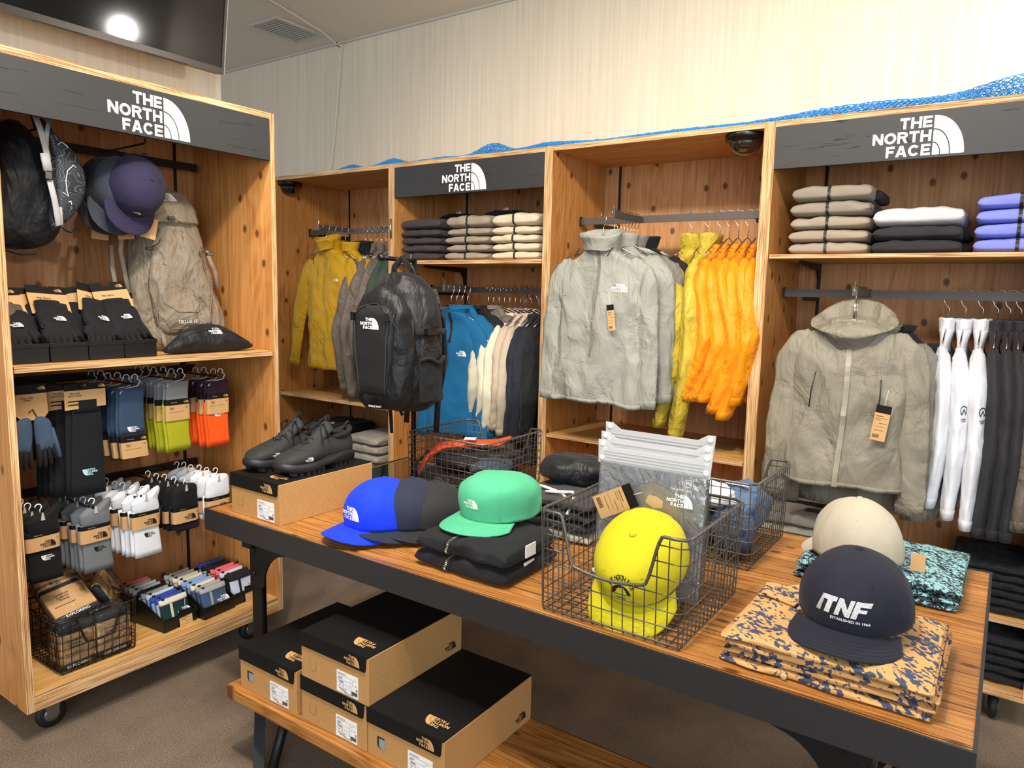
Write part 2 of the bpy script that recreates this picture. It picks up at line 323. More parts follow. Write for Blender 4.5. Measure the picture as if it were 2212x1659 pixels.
# ---------------------------------------------------------------- lettering
def bar(q, x0, z0, x1, z1, w):
    d = Vector((x1 - x0, z1 - z0)); L = d.length; d /= L; p = Vector((-d.y, d.x)) * w / 2
    q.append([(x0 + p.x, z0 + p.y), (x0 - p.x, z0 - p.y), (x1 - p.x, z1 - p.y), (x1 + p.x, z1 + p.y)])
def ringpart(q, cx, cz, rx, rz, w, a0, a1, n=12):
    for i in range(n):
        a, b = radians(a0 + (a1 - a0) * i / n), radians(a0 + (a1 - a0) * (i + 1) / n)
        q.append([(cx + rx * cos(a), cz + rz * sin(a)), (cx + (rx - w) * cos(a), cz + (rz - w) * sin(a)), (cx + (rx - w) * cos(b), cz + (rz - w) * sin(b)), (cx + rx * cos(b), cz + rz * sin(b))])
def glyph(c, x, w, z, h, t):
    q = []; r = lambda a, b, cc, d: q.append([(x + a, z + cc), (x + b, z + cc), (x + b, z + d), (x + a, z + d)])
    P = lambda pts: q.append([(x + a, z + b) for a, b in pts])
    if c == 'T': P([(0, h), (0, h - t), (w / 2 - t / 2, h - t), (w / 2 - t / 2, 0), (w / 2 + t / 2, 0), (w / 2 + t / 2, h - t), (w, h - t), (w, h)])
    elif c == 'H': r(0, t, 0, h); r(w - t, w, 0, h); r(t, w - t, h / 2 - t / 2, h / 2 + t / 2)
    elif c == 'E': r(0, t, 0, h); r(t, w, 0, t * .95); r(t, w * .94, h / 2 - t / 2, h / 2 + t / 2); r(t, w, h - t * .95, h)
    elif c == 'F': r(0, t, 0, h); r(t, w * .9, h / 2 - t / 2, h / 2 + t / 2); r(t, w, h - t * .95, h)
    elif c == 'N': P([(0, 0), (t, 0), (t, h - t * 1.75), (w - t * 1.05, 0), (w, 0), (w, h), (w - t, h), (w - t, t * 1.75), (t * 1.05, h), (0, h)])
    elif c == 'O': ringpart(q, x + w / 2, z + h / 2, w / 2, h / 2, t, 0, 360, 20)
    elif c == 'C': ringpart(q, x + w / 2, z + h / 2, w / 2, h / 2, t, 38, 322, 16)
    elif c == 'R':
        r(0, t, 0, h); r(t, w * .55, h - t * .9, h); r(t, w * .55, h * .42, h * .42 + t * .9)
        ringpart(q, x + w * .55, z + h * .71, w * .42, h * .29, t * .95, -90, 90, 8); P([(w * .46, h * .42), (w * .46 + t * 1.1, h * .42), (w, 0), (w - t * 1.15, 0)])
    elif c == 'A':
        zi = h - t * 1.3; t1 = t * 1.1; xi = lambda zz: t1 + (w / 2 - t1) * zz / zi
        P([(0, 0), (t1, 0), (w / 2, zi), (w / 2, h), (w / 2 - t * .62, h)]); P([(w, 0), (w / 2 + t * .62, h), (w / 2, h), (w / 2, zi), (w - t1, 0)])
        a0, a1 = h * .2, h * .2 + t * .8; P([(xi(a0), a0), (w - xi(a0), a0), (w - xi(a1), a1), (xi(a1), a1)])
    return q
def logo_quads():
    """unit-height mark, origin at the centre: three rows of letters, right-hand quarter dome"""
    q = []; rows = [('THE', .71), ('NORTH', .355), ('FACE', 0)]; h = .29; t = .066
    wd = {'T': .235, 'H': .25, 'E': .215, 'N': .26, 'O': .285, 'R': .25, 'F': .205, 'A': .27, 'C': .27}
    for word, z in rows:
        tot = sum(wd[c] for c in word) + .028 * (len(word) - 1); x = -.045 - tot
        for c in word: q += glyph(c, x, wd[c], z, h, t); x += wd[c] + .028
    dw = .72; lv = [(0, 0), (.30, .235), (.334, .27), (.635, .535), (.67, .575), (1.0, 1.0)]
    for i0, i1 in ((None, 1), (2, 3), (4, 5)):
        n = 14
        for k in range(n):
            a, b = pi / 2 * k / n, pi / 2 * (k + 1) / n
            zo, xo = lv[i1]; o1 = (xo * dw * sin(a) + .0, zo * cos(a)); o2 = (xo * dw * sin(b), zo * cos(b))
            if i0 is None: q.append([(0, 0), o1, o2])
            else:
                zi, xi = lv[i0]; p1 = (xi * dw * sin(a), zi * cos(a)); p2 = (xi * dw * sin(b), zi * cos(b)); q.append([p1, o1, o2, p2])
    cx = (-1.35 + .72) / 2 - .0
    return [[(x - cx, z - .5) for x, z in f] for f in q]
LOGO = logo_quads()      # width about 2.1, height 1
def quads_to_mb(quads, fn, mb=None, mi=0):
    mb = mb or MB()
    for f in quads:
        b = len(mb.v); mb.v += [tuple(fn(x, z)) for x, z in f]; mb.f.append([b + i for i in range(len(f))]); mb.mi.append(mi)
    return mb
_txt = {}
def text_polys(s, bold=.012):
    """flat lettering as polygons, height of capitals = 1, centred"""
    key = (s, bold)
    if key in _txt: return _txt[key]
    cu = bpy.data.curves.new('lettering', 'FONT'); cu.body = s; cu.offset = bold; cu.resolution_u = 3; cu.align_x = 'CENTER'; cu.space_line = .85
    o = bpy.data.objects.new('lettering', cu); COL.objects.link(o); dg = bpy.context.evaluated_depsgraph_get(); me = bpy.data.meshes.new_from_object(o.evaluated_get(dg))
    xs = [v.co.x for v in me.vertices]; ys = [v.co.y for v in me.vertices]; cx = (min(xs) + max(xs)) / 2; cy = (min(ys) + max(ys)) / 2
    k = 1 / .7; r = [[((me.vertices[i].co.x - cx) * k, (me.vertices[i].co.y - cy) * k) for i in p.vertices] for p in me.polygons]
    r = [f for f in r if len(f) > 2]; bpy.data.objects.remove(o); bpy.data.curves.remove(cu); bpy.data.meshes.remove(me)
    _txt[key] = r; return r
def stamp(polys, h, parent, mat, origin, ux=(1, 0, 0), uz=(0, 0, 1), name='lettering', sx=1.0, surf=None, lift=.0012, sub=False):
    """put flat polys in the plane (origin, ux, uz); surf(p) may pull each corner onto a curved surface"""
    O, X, Z = Vector(origin), Vector(ux).normalized(), Vector(uz).normalized()
    Nn = X.cross(Z)   # points toward the reader for ux right, uz up
    if surf:
        out = []
        for f in polys:
            if len(f) != 4: out.append(f); continue
            v = [Vector(p) for p in f]; e0 = ((v[1] - v[0]).length + (v[2] - v[3]).length) / 2 * h; e1 = ((v[2] - v[1]).length + (v[3] - v[0]).length) / 2 * h
            if e0 >= e1: v = v[1:] + v[:1]; e0, e1 = e1, e0
            n = max(1, int(e1 / .004))
            for k in range(n):
                a0, a1 = k / n, (k + 1) / n; out.append([tuple(v[0].lerp(v[3], a0)), tuple(v[1].lerp(v[2], a0)), tuple(v[1].lerp(v[2], a1)), tuple(v[0].lerp(v[3], a1))])
        polys = out
    def fn(a, b):
        p = O + X * (a * h * sx) + Z * (b * h)
        return surf(p) if surf else p + Nn * lift
    return quads_to_mb(polys, fn).build(name, mat, parent, fix=False)
from mathutils.bvhtree import BVHTree
def wrapper(mb, d, lift=.0015, back=.3):
    """returns surf(p): ray from p-d*back along d onto the builder's mesh"""
    bv = BVHTree.FromPolygons([Vector(v) for v in mb.v], mb.f); d = Vector(d).normalized()
    def surf(p):
        h = bv.ray_cast(p - d * back, d)
        return (h[0] - d * lift) if h[0] is not None else p
    return surf
# ================================================================ the room
CEIL = 2.91
o = MB().box(-6, 3, -3.2, 3.35, -.1, 0).build('floor', M_CARPET); struct(o)
M_CEIL = plain('ceiling_paint', 'dcd8cc', .9)
o = MB().box(-6, 3, -3.2, 3.35, CEIL, CEIL + .1).build('ceiling', M_CEIL); struct(o)
o = MB().box(-6, 3, 3.30, 3.40, 0, CEIL).build('wall_back', M_WALL); struct(o)
o = MB().box(-2.91, -2.795, -3.2, 1.885, 0, CEIL).build('wall_left', M_WALL); struct(o)
o = MB().box(-6.1, -6, -3.2, 3.35, 0, CEIL).build('wall_far_left', M_WALL); struct(o)
o = MB().box(-6, 1.5, 3.285, 3.30, CEIL - .012, CEIL).build('trim_1', plain('trim_white', 'c8c4ba', .6)); struct(o)
# ceiling vent, slot, wall cable
t = thing('ceiling_vent', 'white louvred air vent set in the ceiling', 'vent', (-3.73, 2.97, CEIL))
M_VENT = plain('vent_metal', 'c4c2bc', .5)
m = MB(); 
for a, b, c, d in ((-.13, .13, -.175, -.155), (-.13, .13, .155, .175), (-.13, -.11, -.155, .155), (.11, .13, -.155, .155)): m.box(a, b, c, d, -.012, 0)
m.build('frame', M_VENT, t)
m = MB().box(-.11, .11, -.155, .155, -.002, -.0005); m.build('opening', plain('vent_dark', '14120f', .9), t)
for i in range(12):
    y = -.14 + i * .0255; MB().box(-.11, .11, y, y + .009, -.011, -.004).build('louvre', M_VENT, t)
struct(MB().box(-3.95, -3.35, 2.32, 2.332, CEIL - .004, CEIL).build('trim_2', plain('slot_blue', '7f93a6', .6)))
o = MB().tube([(-3.30, 2.1, 2.905), (-3.45, 2.7, 2.905), (-3.56, 3.1, 2.90), (-3.62, 3.27, 2.885), (-3.625, 3.288, 2.80), (-3.66, 3.29, 2.5), (-3.70, 3.29, 2.25), (-3.75, 3.29, 2.02), (-3.76, 3.29, 1.8)], .0045, 6).build('wall_cable', plain('cable_white', 'dad7cf', .5), smooth=True)
tag(o, 'thin white cable running from the ceiling down the back wall', 'cable')
t = thing('cable_hook', 'small dark hook holding the white cable at the ceiling line', 'hook', (-3.62, 3.285, 2.93 - .03))
MB().tube([(0, 0, -.02), (0, -.02, -.02), (0, -.025, .0)], .004, 6).build('hook_wire', M_IRON, t, True)

# ================================================================ plywood display units
D = .50; TH = .0205; ZT = 2.005; ZB = .1134; UW = .9285
def unit(root, w=UW, sign=True, shelves=(), bottom=.166, rails=(), casters=True, wax='x'):
    m = MB().box(0, TH, 0, D, ZB, ZT, faces=(0, 1, 1)); m.build('side_panel', [M_PLY_YZ, M_EX], root)
    m = MB().box(w - TH, w, 0, D, ZB, ZT, faces=(0, 1, 1)); m.build('side_panel', [M_PLY_YZ, M_EX], root)
    MB().box(TH, w - TH, 0, D, ZT - TH, ZT, faces=(1, 1, 0)).build('top_panel', [M_PLY_XYX, M_EZ], root)
    MB().box(TH, w - TH, D - .012, D, ZB, ZT - TH).build('back_panel', M_PLY_XZ, root)
    MB().box(TH, w - TH, 0.0, D - .012, ZB, bottom - .018, faces=(1, 1, 0)).box(TH, w - TH, .004, D - .012, bottom - .018, bottom, faces=(1, 1, 0)).build('base_panel', [M_PLY_XYX, M_EZ], root)
    for x in (.10, w - .10):
        mm = MB().box(x - .006, x + .006, D - .0155, D - .0115, bottom, ZT - TH)
        mm.build('shelf_standard', M_DKSTD, root)
    for z, dep, th in shelves:
        s = MB().box(TH + .004, w - TH - .004, .002, .002 + dep, z - th, z, faces=(1, 1, 0)).build('shelf', [M_PLY_XYX, M_EZ], root)
        for x in (.10, w - .10):
            MB().prism([(D - .016, z - th), (.14, z - th), (.14, z - th - .012), (D - .06, z - th - .028), (D - .035, z - th - .06), (D - .03, z - th - .11), (D - .016, z - th - .11)], x - .004, x + .004, 'yz').build('shelf_bracket', M_DKSTD, root)
    if sign:
        sg = MB().box(TH + .001, w - TH - .001, -.001, .017, 1.838, ZT - TH).build('sign_board', M_BLACKWOOD, root)
        lx = sign if isinstance(sign, float) else .47
        stamp(LOGO, .122, sg, M_WHITE, (lx, -.001, 1.907), name='logo')
    for z, y, xa, xb in rails:
        r = MB().box(xa, xb, y - .006, y + .006, z - .015, z + .015).build('clothes_rail', M_STEEL, root)
        for x in (max(xa + .02, .10), min(xb - .02, w - .10)):
            MB().box(x - .004, x + .004, y, D - .0155, z - .03, z - .008).build('rail_bracket', M_DKSTD, root)
        MB().box(xa - .001, xa + .004, y - .010, y + .008, z - .018, z + .022).build('rail_end', M_IRON, root)
    if casters:
        for cx, cy in ((.095, .085), (w - .095, .085), (.095, D - .09), (w - .095, D - .09)):
            c = MB().box(cx - .03, cx + .03, cy - .04, cy + .04, ZB - .006, ZB - .0005)
            for sx in (-.02, .017):
                if wax == 'x': c.prism([(cy - .03, ZB - .004), (cy + .03, ZB - .004), (cy + .012, .034), (cy - .012, .034)], cx + sx, cx + sx + .003, 'yz')
                else: c.prism([(cx - .03, ZB - .004), (cx + .03, ZB - .004), (cx + .012, .034), (cx - .012, .034)], cy + sx, cy + sx + .003, 'xz')
            c.build('caster', plain('zinc', '8d8c8a', .35, .9), root)
            cc = MB().lathe([(.004, -.013), (.036, -.013), (.043, -.008), (.044, 0), (.043, .008), (.036, .013), (.004, .013)], 22, (cx, cy, .044), wax).build('caster_wheel', M_RUBBER, root, True)
            MB().lathe([(.004, -.0155), (.022, -.015), (.024, -.0125), (.024, .0125), (.022, .015), (.004, .0155)], 16, (cx, cy, .044), wax).build('wheel_hub', plain('zinc', '8d8c8a', .35, .9), cc, True)
    return root
def faceout(root, x, z, y0, y1):
    a = MB().box(x - .005, x + .005, y0, y1, z - .014, z + .012).box(x - .008, x + .008, y0 - .004, y0, z - .014, z + .016).build('face_out_arm', M_STEEL, root)
    MB().tube([(x, y0, z + .012), (x, y0, z + .034)], .0022, 6).build('stop_pin', M_CHROME, a)
UY = 2.725; UX = [-3.5625, -2.634, -1.7055, -.777]
u1 = unit(thing('display_unit', 'plywood display unit without a sign, hidden behind the left unit, with a yellow smock', 'display unit', (UX[0], UY, 0)), sign=False, shelves=((.768, .49, .018), (.385, .49, .018)), rails=((1.708, .235, .03, .88),))
faceout(u1, .36, 1.715, .02, .23)
u2 = unit(thing('display_unit', 'signed plywood display unit behind the big black backpack, folded fleeces on its shelf', 'display unit', (UX[1], UY, 0)), shelves=((1.528, .46, .018), (.385, .49, .018)), rails=((1.388, .245, .06, .90),))
faceout(u2, .31, 1.395, .05, .24)
u3 = unit(thing('display_unit', 'plywood display unit without a sign, holding orange and light grey jackets', 'display unit', (UX[2], UY, 0)), sign=False, shelves=((.755, .47, .014),), rails=((1.708, .245, .03, .90),))
faceout(u3, .335, 1.705, -.03, .24)
u4 = unit(thing('display_unit', 'signed plywood display unit at the right edge with white and black shirts', 'display unit', (UX[3], UY, 0)), shelves=((1.537, .47, .014), (.377, .48, .018)), bottom=.145, rails=((1.402, .225, .03, .92),), sign=.475)
faceout(u4, .335, 1.408, -.08, .22)
u0 = unit(thing('display_unit', 'signed plywood unit at the left with gloves, socks and pouches', 'display unit', (-2.285, .845, 0), pi / 2), w=.911, shelves=((1.142, .47, .018),), sign=.45, wax='y')
def rail_only(root, w, z, prongs, y0=.46, y1=.10):
    r = MB().box(.14, w - .06, y0, y0 + .012, z - .014, z + .014).build('hook_rail', M_DKSTD, root)
    for x, ye in prongs:
        MB().tube([(x, y0 + .006, z), (x, ye, z + .005), (x, ye - .003, z + .018)], .0035, 6).build('prong', M_IRON, root, True)
rail_only(u0, .911, 1.045, [(.11, .12), (.25, .10), (.41, .11), (.57, .11), (.72, .11)])
rail_only(u0, .911, .655, [(.11, .12), (.26, .10), (.41, .09), (.57, .11), (.70, .11)])
rail_only(u0, .911, 1.835, [(.20, .12), (.49, .12)], .40)

h = MB().box(-2.6395, -2.6285, 2.7195, 2.7245, 1.64, 1.735).build('hinge', plain('hinge_steel', '8f8578', .35, .9), None); tag(h, 'steel hinge joining the two plywood units left of the black signed one', 'hinge')
MB().tube([(-2.634, 2.718, 1.64), (-2.634, 2.718, 1.735)], .004, 8).build('hinge_pin', M_CHROME, h, True)

# ================================================================ the table
TZ = .703; TX0, TX1, TY0, TY1 = -1.982, .013, 1.240, 2.144
tb = thing('display_table', 'large wooden plank table with black steel frame and arched leg brackets', 'table', (0, 0, 0))
M_PLANK = planks('table_planks', width=.13, off=.35); M_PLANK2 = planks('bench_planks', width=.13, off=.2)
MB().box(TX0 + .006, TX1 - .006, TY0 + .006, TY1 - .006, TZ - .04, TZ).build('tabletop', M_PLANK, tb)
fr = MB()
for a, b, c, d in ((TX0, TX1, TY0, TY0 + .006), (TX0, TX1, TY1 - .006, TY1), (TX0, TX0 + .006, TY0 + .006, TY1 - .006), (TX1 - .006, TX1, TY0 + .006, TY1 - .006)): fr.box(a, b, c, d, TZ - .062, TZ + .0025)
fr.box(TX0 + .006, TX1 - .006, TY0 + .006, TY0 + .05, TZ - .062, TZ - .056).box(TX0 + .006, TX1 - .006, TY1 - .05, TY1 - .006, TZ - .062, TZ - .056)
fr.build('steel_frame', M_APRON, tb)
for xs, sg in ((-1.81, 1), (-.125, -1)):
    for y in (1.285, 2.09):
        lg = MB(); w = .045 * sg
        fy = -1 if y < 1.7 else 1; lg.box(min(xs, xs + w), max(xs, xs + w), y - .004, y + .004, .19, .641).box(min(xs, xs + .008 * sg), max(xs, xs + .008 * sg), y, y + .04, .19, .641)
        lg.tube([(xs + .028 * sg, y, .212), (xs + .155 * sg, y + (.108 if fy < 0 else .0) * fy, 0)], .021, 4, up=(1, 0, 0))
        lg.build('leg', M_IRON, tb)
        gp = [(0, .641), (.175, .641), (.175, .622), (.165, .618)] + [(.175 - .11 * sin(radians(a)), .618 - .11 + .11 * cos(radians(a))) for a in range(0, 91, 10)][1:] + [(.058, .497), (0, .497)]
        gg = MB().prism([(xs + sg * a, b) for a, b in gp], y - .010, y - .0045, 'xz').build('leg_bracket', M_IRON, tb)
        for bz in (.605, .535): MB().lathe([(.009, 0), (.008, -.003), (.004, -.005)], 12, (xs + sg * .018, y - .010, bz), 'y').build('bolt', M_IRON, gg, True)
    MB().tube([(xs + .19 * sg, 1.19, .0), (xs + .10 * sg, 1.36, .200)], .015, 8).build('leg_strut', M_IRON, tb, True)
    MB().box(min(xs + .006 * sg, xs + .03 * sg), max(xs + .006 * sg, xs + .03 * sg), 1.29, 2.09, .165, .190).build('cross_bar', M_IRON, tb)
    MB().box(min(xs, xs + .04 * sg), max(xs, xs + .04 * sg), 1.25, 2.13, .62, .640).build('cross_bar', M_IRON, tb)
bn = MB().box(-1.76, -.18, 1.15, 1.54, .213, .25)
bn.build('lower_shelf', M_PLANK2, tb, bevel=.004)
MB().box(-1.82, -.115, 1.33, 1.50, .190, .2125).build('shelf_support', M_IRON, tb)
# ================================================================ clothing
def lerp_t(tab, t):
    for i in range(len(tab) - 1):
        if t <= tab[i + 1][0]:
            a, b = tab[i], tab[i + 1]; k = (t - a[0]) / (b[0] - a[0] + 1e-9); k = k * k * (3 - 2 * k) if len(tab) > 2 else k
            return a[1] + (b[1] - a[1]) * k
    return tab[-1][1]
def make_hanger(w=.17, drop=.105, mat=None, name='clothes_hanger'):
    """wire hanger; origin is where the hook crosses the top of the rail"""
    mat = mat or M_CHROME; t = thing(name, 'x', 'clothes hanger')
    hk = [(0, .022 * cos(a) , -.016 + .022 * sin(a)) for a in [radians(-30 + 15 * i) for i in range(15)]]
    hk = hk[::-1] if False else hk
    pts = [(0, y, z) for _, y, z in hk]; pts = pts[::-1] + [(0, .012, -.045), (0, 0, -.058), (0, 0, -drop)]
    MB().tube(pts, .0016, 6).build('hook', mat, t, True)
    sh = [(-w, 0, -drop - .075), (-w * .55, 0, -drop - .038), (-w * .18, 0, -drop - .008), (0, 0, -drop), (w * .18, 0, -drop - .008), (w * .55, 0, -drop - .038), (w, 0, -drop - .075)]
    MB().tube(sh, .0023, 6).build('shoulder_wire', mat, t, True)
    MB().tube([(-w * .7, .001, -drop - .055), (0, .002, -drop - .082), (w * .7, .001, -drop - .055)], .002, 6).build('cross_wire', mat, t, True)
    return t
class Garment:
    """top hung by its shoulders; local X across, front is -Y, z=0 at the collar base"""
    def __init__(s, L=.66, sh=.20, chest=.215, hem=.225, thick=.045, seed=0, amp=.012, armx=.0):
        s.L, s.thick, s.seed, s.amp = L, thick, seed, amp
        s.hw = [(0, .065), (.03, .085), (.10, sh * .86), (.15, sh), (.24, chest), (.6, (chest + hem) / 2 - .005), (1, hem)]
        s.hd = [(0, min(.045, thick * 1.15)), (.10, thick * .62), (.3, thick), (1, thick * 1.15)]
        s.sh = sh
    def P(s, t, a, off=0):
        z = -s.L * t; hw, hd = lerp_t(s.hw, t), lerp_t(s.hd, t); e = 2.4
        ca, sa = cos(a), sin(a); x = abs(ca) ** (2 / e) * hw * (1 if ca >= 0 else -1); y = abs(sa) ** (2 / e) * hd * (1 if sa >= 0 else -1)
        k = min(1, max(0, (t - .08) / .5)); am = s.amp * k
        y += am * (sin(x * 46 + s.seed * 1.7 + t * 2) * .4 + 1.2 * nz(x * 9 + s.seed * 5, t * 3.2, a * .4))
        rd = 1 - 2.4 * abs(nz(x * 13 + z * 7 + s.seed, z * 10 - x * 5, s.seed * 2.7)); y -= s.amp * .55 * max(0, rd) * (1 if sa < 0 else -1) * min(1, t * 6); x += am * .5 * nz(z * 9, s.seed + 9, sa)
        z += am * .8 * nz(x * 8, s.seed * 3.3, 5) * (1 if t > .9 else 0)
        return Vector((x, y - off * (1 if sa < 0 else -1), z))
    def torso(s, n=44, m=26): 
        ts = [0, .012, .03, .055, .08, .11, .14, .18, .22] + [.22 + .78 * (i + 1) / m for i in range(m)]
        return MB().loft([[s.P(t, 2 * pi * k / n) for k in range(n)] for t in ts])
def sleeve_mb(path, rad, flat=.55, seed=0, wr=.006, n=18, m=26, up=(0, 1, 0)):
    """sleeve along a bent path; thinner along the up direction"""
    pts = [Vector(p) for p in path]; L = len(pts) - 1; rings = []
    def at(t):
        x = t * L; i = min(int(x), L - 1); k = x - i; p0 = pts[max(i - 1, 0)]; p1 = pts[i]; p2 = pts[i + 1]; p3 = pts[min(i + 2, L)]
        cr = .5 * ((2 * p1) + (p2 - p0) * k + (2 * p0 - 5 * p1 + 4 * p2 - p3) * k * k + (3 * p1 - p0 - 3 * p2 + p3) * k ** 3); return cr * .45 + (p1 + (p2 - p1) * k) * .55
    U = Vector(up)
    for j in range(m + 1):
        t = j / m; c = at(t); d = (at(min(1, t + .02)) - at(max(0, t - .02))).normalized(); b = d.cross(U).normalized(); u = b.cross(d).normalized()
        r = lerp_t(rad, t); ring = []
        for k in range(n):
            a = 2 * pi * k / n; ca, sa = cos(a), sin(a); lw = 1 - .13 * abs(sin(2 * a)); rd = max(0, 1 - 3 * abs(nz(ca * 1.3 + seed * 7, sa * 1.3 + t * 2, t * 8 + ca * 1.5)))
            w = lw * (1 + (wr / r) * (nz(ca * 1.2 + seed * 7, sa * 1.2, t * 5) * .9 + .75 * rd))
            ring.append(c + b * (ca * r * w) + u * (sa * r * flat * w))
        rings.append(ring)
    return MB().loft(rings, cap0=True)
def stand_collar(h=.06, r0=(.07, .045), r1=(.085, .055), lean=0, seed=0, n=28, tilt=0, wr=.004):
    rings = []
    for j in range(7):
        t = j / 6; hx = r0[0] + (r1[0] - r0[0]) * t; hy = r0[1] + (r1[1] - r0[1]) * t
        rings.append([(hx * cos(a) + wr * nz(a * 2, t * 3, seed), hy * sin(a) + lean * t + wr * nz(a * 2, t * 3, seed + 4), -.012 + (h + tilt * sin(a)) * t + wr * 2 * nz(a, seed + 2)) for a in [2 * pi * k / n for k in range(n)]])
    # fold the rim inward and down
    rings.append([(x * .93, (y - lean) * .93 + lean, z - .003) for x, y, z in rings[-1]]); rings.append([(x * .86, (y - lean) * .86 + lean, z - h * .7) for x, y, z in rings[-1]])
    return MB().loft(rings)
def hood_mb(seed=0, w=.10, back=.10, front=.035, drop=.03, n=36):
    rings = []
    for j in range(9):
        t = j / 8; ring = []
        for k in range(n):
            a = 2 * pi * k / n; s_ = sin(a)                       # s_>0 is the back
            hx = .07 + (w - .07) * sin(t * pi * .74); hy = .045 + .055 * sin(t * pi * .72)
            zt = (front + (back - front) * (s_ * .5 + .5) ** 1.2)
            ring.append((hx * cos(a) * (1 - .30 * max(0, -s_) ** 2 * t) + .006 * nz(a * 2.5, t * 4, seed), hy * s_ + .03 * (s_ * .5 + .5) * t + .006 * nz(a * 3, t * 4, seed + 3), -.015 + zt * t + .006 * nz(a * 2, t * 3, seed + 6) * t))
        rings.append(ring)
    rings.append([(x * .9, (y - .015) * .88 + .015, z - .006) for x, y, z in rings[-1]]); rings.append([(x * .86, (y - .015) * .8 + .018, z - .02 - .05 * (.5 + .5 * y / .09)) for x, y, z in rings[-1]])
    return MB().loft(rings)
def garment_on(root, mat, g, collar='stand', zipc=None, sleeves=None, logo=None, logo_at=(.11, -.16), logo_h=.022, zlen=1.0, seed=0, lining=None, hemband=False, drop=.130, sflat=.72, seams=(), collar_kw={}):
    """adds the parts of a hung garment to root (whose origin is the hook on the rail)"""
    Mx = Matrix.Translation((0, 0, -drop)); tm = g.torso().xf(Mx); body = tm.build('body', mat, root, True, solid=.0016)
    if sleeves is None: a_ = g.sh; sleeves = [((a_ - .05, 0, -.052), (a_ + .012, -.004, -.15), (a_ + .035, -.014, -.34), (a_ + .048, -.02, -.60)), ((.05 - a_, 0, -.052), (-a_ - .012, -.004, -.15), (-a_ - .035, -.014, -.34), (-a_ - .048, -.02, -.60))]
    for i, p in enumerate(sleeves):
        rad = [(0, .030), (.10, .050), (.24, .057), (.6, .050), (.93, .042), (1, .040)] if g.thick > .035 else [(0, .024), (.08, .044), (.25, .062), (.6, .056), (.93, .044), (1, .040)]
        sl = sleeve_mb([Vector(q) + Vector((0, 0, -drop)) for q in p], rad, .42 if g.thick > .035 else sflat, seed + i, wr=.0075, n=24, m=44).build('sleeve', mat, root, True)
        e = Vector(p[-1]); d = (Vector(p[-1]) - Vector(p[-2])).normalized(); b = d.cross(Vector((0, 1, 0))).normalized()
        fl = .42 if g.thick > .035 else sflat
        cuff = MB().loft([[e + Vector((0, 0, -drop)) + d * h_ + b * (cos(a) * r_) + Vector((0, 1, 0)) * (sin(a) * r_ * fl) for a in [2 * pi * k / 18 for k in range(18)]] for h_, r_ in ((-.012, .0425), (-.010, .0435), (.022, .040), (.022, .035), (.0, .034))])
        cuff.build('cuff', mat, sl, True)
    if collar == 'stand': stand_collar(seed=seed, **collar_kw).xf(Mx).build('collar', mat, root, True)
    elif collar == 'hood': hood_mb(seed=seed, **collar_kw).xf(Mx).build('hood', mat, root, True)
    elif collar == 'crew': stand_collar(h=.018, r0=(.072, .048), r1=(.07, .046), seed=seed).xf(Mx).build('neckband', mat, root, True)
    if zipc:
        z = MB(); N = 34
        for off, w, mi in ((.0016, .008, 0), (.0030, .0032, 1)):
            rg = []
            for j in range(N + 1):
                t = .012 + (zlen - .012) * j / N; p = g.P(t, -pi / 2, 0); xx = .006 * sin(t * 5 + seed)
                rg.append([(xx - w, p.y - off, p.z - drop), (xx + w, p.y - off, p.z - drop)])
            z.loft(rg, mi, closed=False)
        z.build('zip', [zipc, zipc], body, fix=False, solid=.001)
    if logo is not None:
        sf = wrapper(tm, (0, 1, 0)); stamp(LOGO, logo_h, body, logo, (logo_at[0], 0, logo_at[1] - drop), surf=sf, name='logo')
    for pl_ in seams:
        sf = wrapper(tm, (0, 1, 0), lift=.0003); P_ = []
        for a, b_ in zip(pl_[:-1], pl_[1:]): P_ += [sf(Vector((a[0] + (b_[0] - a[0]) * k / 10, 0, a[1] + (b_[1] - a[1]) * k / 10 - drop))) for k in range(11)]
        MB().tube([p for p in P_ if abs(p.y) > .001], .0011, 5).build('seam', mat, body, True)
    if hemband:
        rg = [[g.P(t, 2 * pi * k / 44) * 1.0 + Vector((0, 0, -drop)) for k in range(44)] for t in (.972, 1.0)]
        rg = [[Vector((p.x * 1.012, p.y * 1.05, p.z)) for p in r] for r in rg]; MB().loft(rg).build('hem_band', mat, root, True, solid=.001)
    return tm
def hang_tag(parent, x, y, z, h=.10, w=.042, rot=0, cord=.05, name='price_tag', yaw=0):
    """swing tag: black head, brown body, thread; local front -Y"""
    M = Matrix.Translation((x, y, z)) @ Matrix.Rotation(yaw, 4, 'Z') @ Matrix.Rotation(rot, 4, 'Y')
    p = MB().box(-w / 2, w / 2, -.0006, .0006, -h, -h * .22).xf(M).build(name, M_TAN, parent)
    MB().box(-w / 2, w / 2, -.0007, .0007, -h * .22, 0).xf(M).build('tag_head', M_PAPERBLK, p)
    q = []
    for i, (a, b, c, d) in enumerate(((-.4, .1, .30, .315), (-.4, .35, .36, .368), (-.4, .0, .41, .42), (-.1, .4, .50, .51), (-.4, .3, .60, .606), (-.35, .25, .70, .71))): q.append([(a * w, -c * h), (b * w, -c * h), (b * w, -d * h), (a * w, -d * h)])
    for i in range(14): q.append([((-.38 + i * .032) * w, -.82 * h), ((-.38 + i * .032 + .012 + .01 * (i % 3 == 0)) * w, -.82 * h), ((-.38 + i * .032 + .012 + .01 * (i % 3 == 0)) * w, -.92 * h), ((-.38 + i * .032) * w, -.92 * h)])
    quads_to_mb(q, lambda a, b: M @ Vector((a, -.0011, b))).build('tag_print', M_BLACKINK, p, fix=False)
    MB().tube([M @ Vector((0, 0, -.004)), M @ Vector((.002, -.002, cord))], .0006, 5).build('tag_thread', M_WHITE, p)
    return p

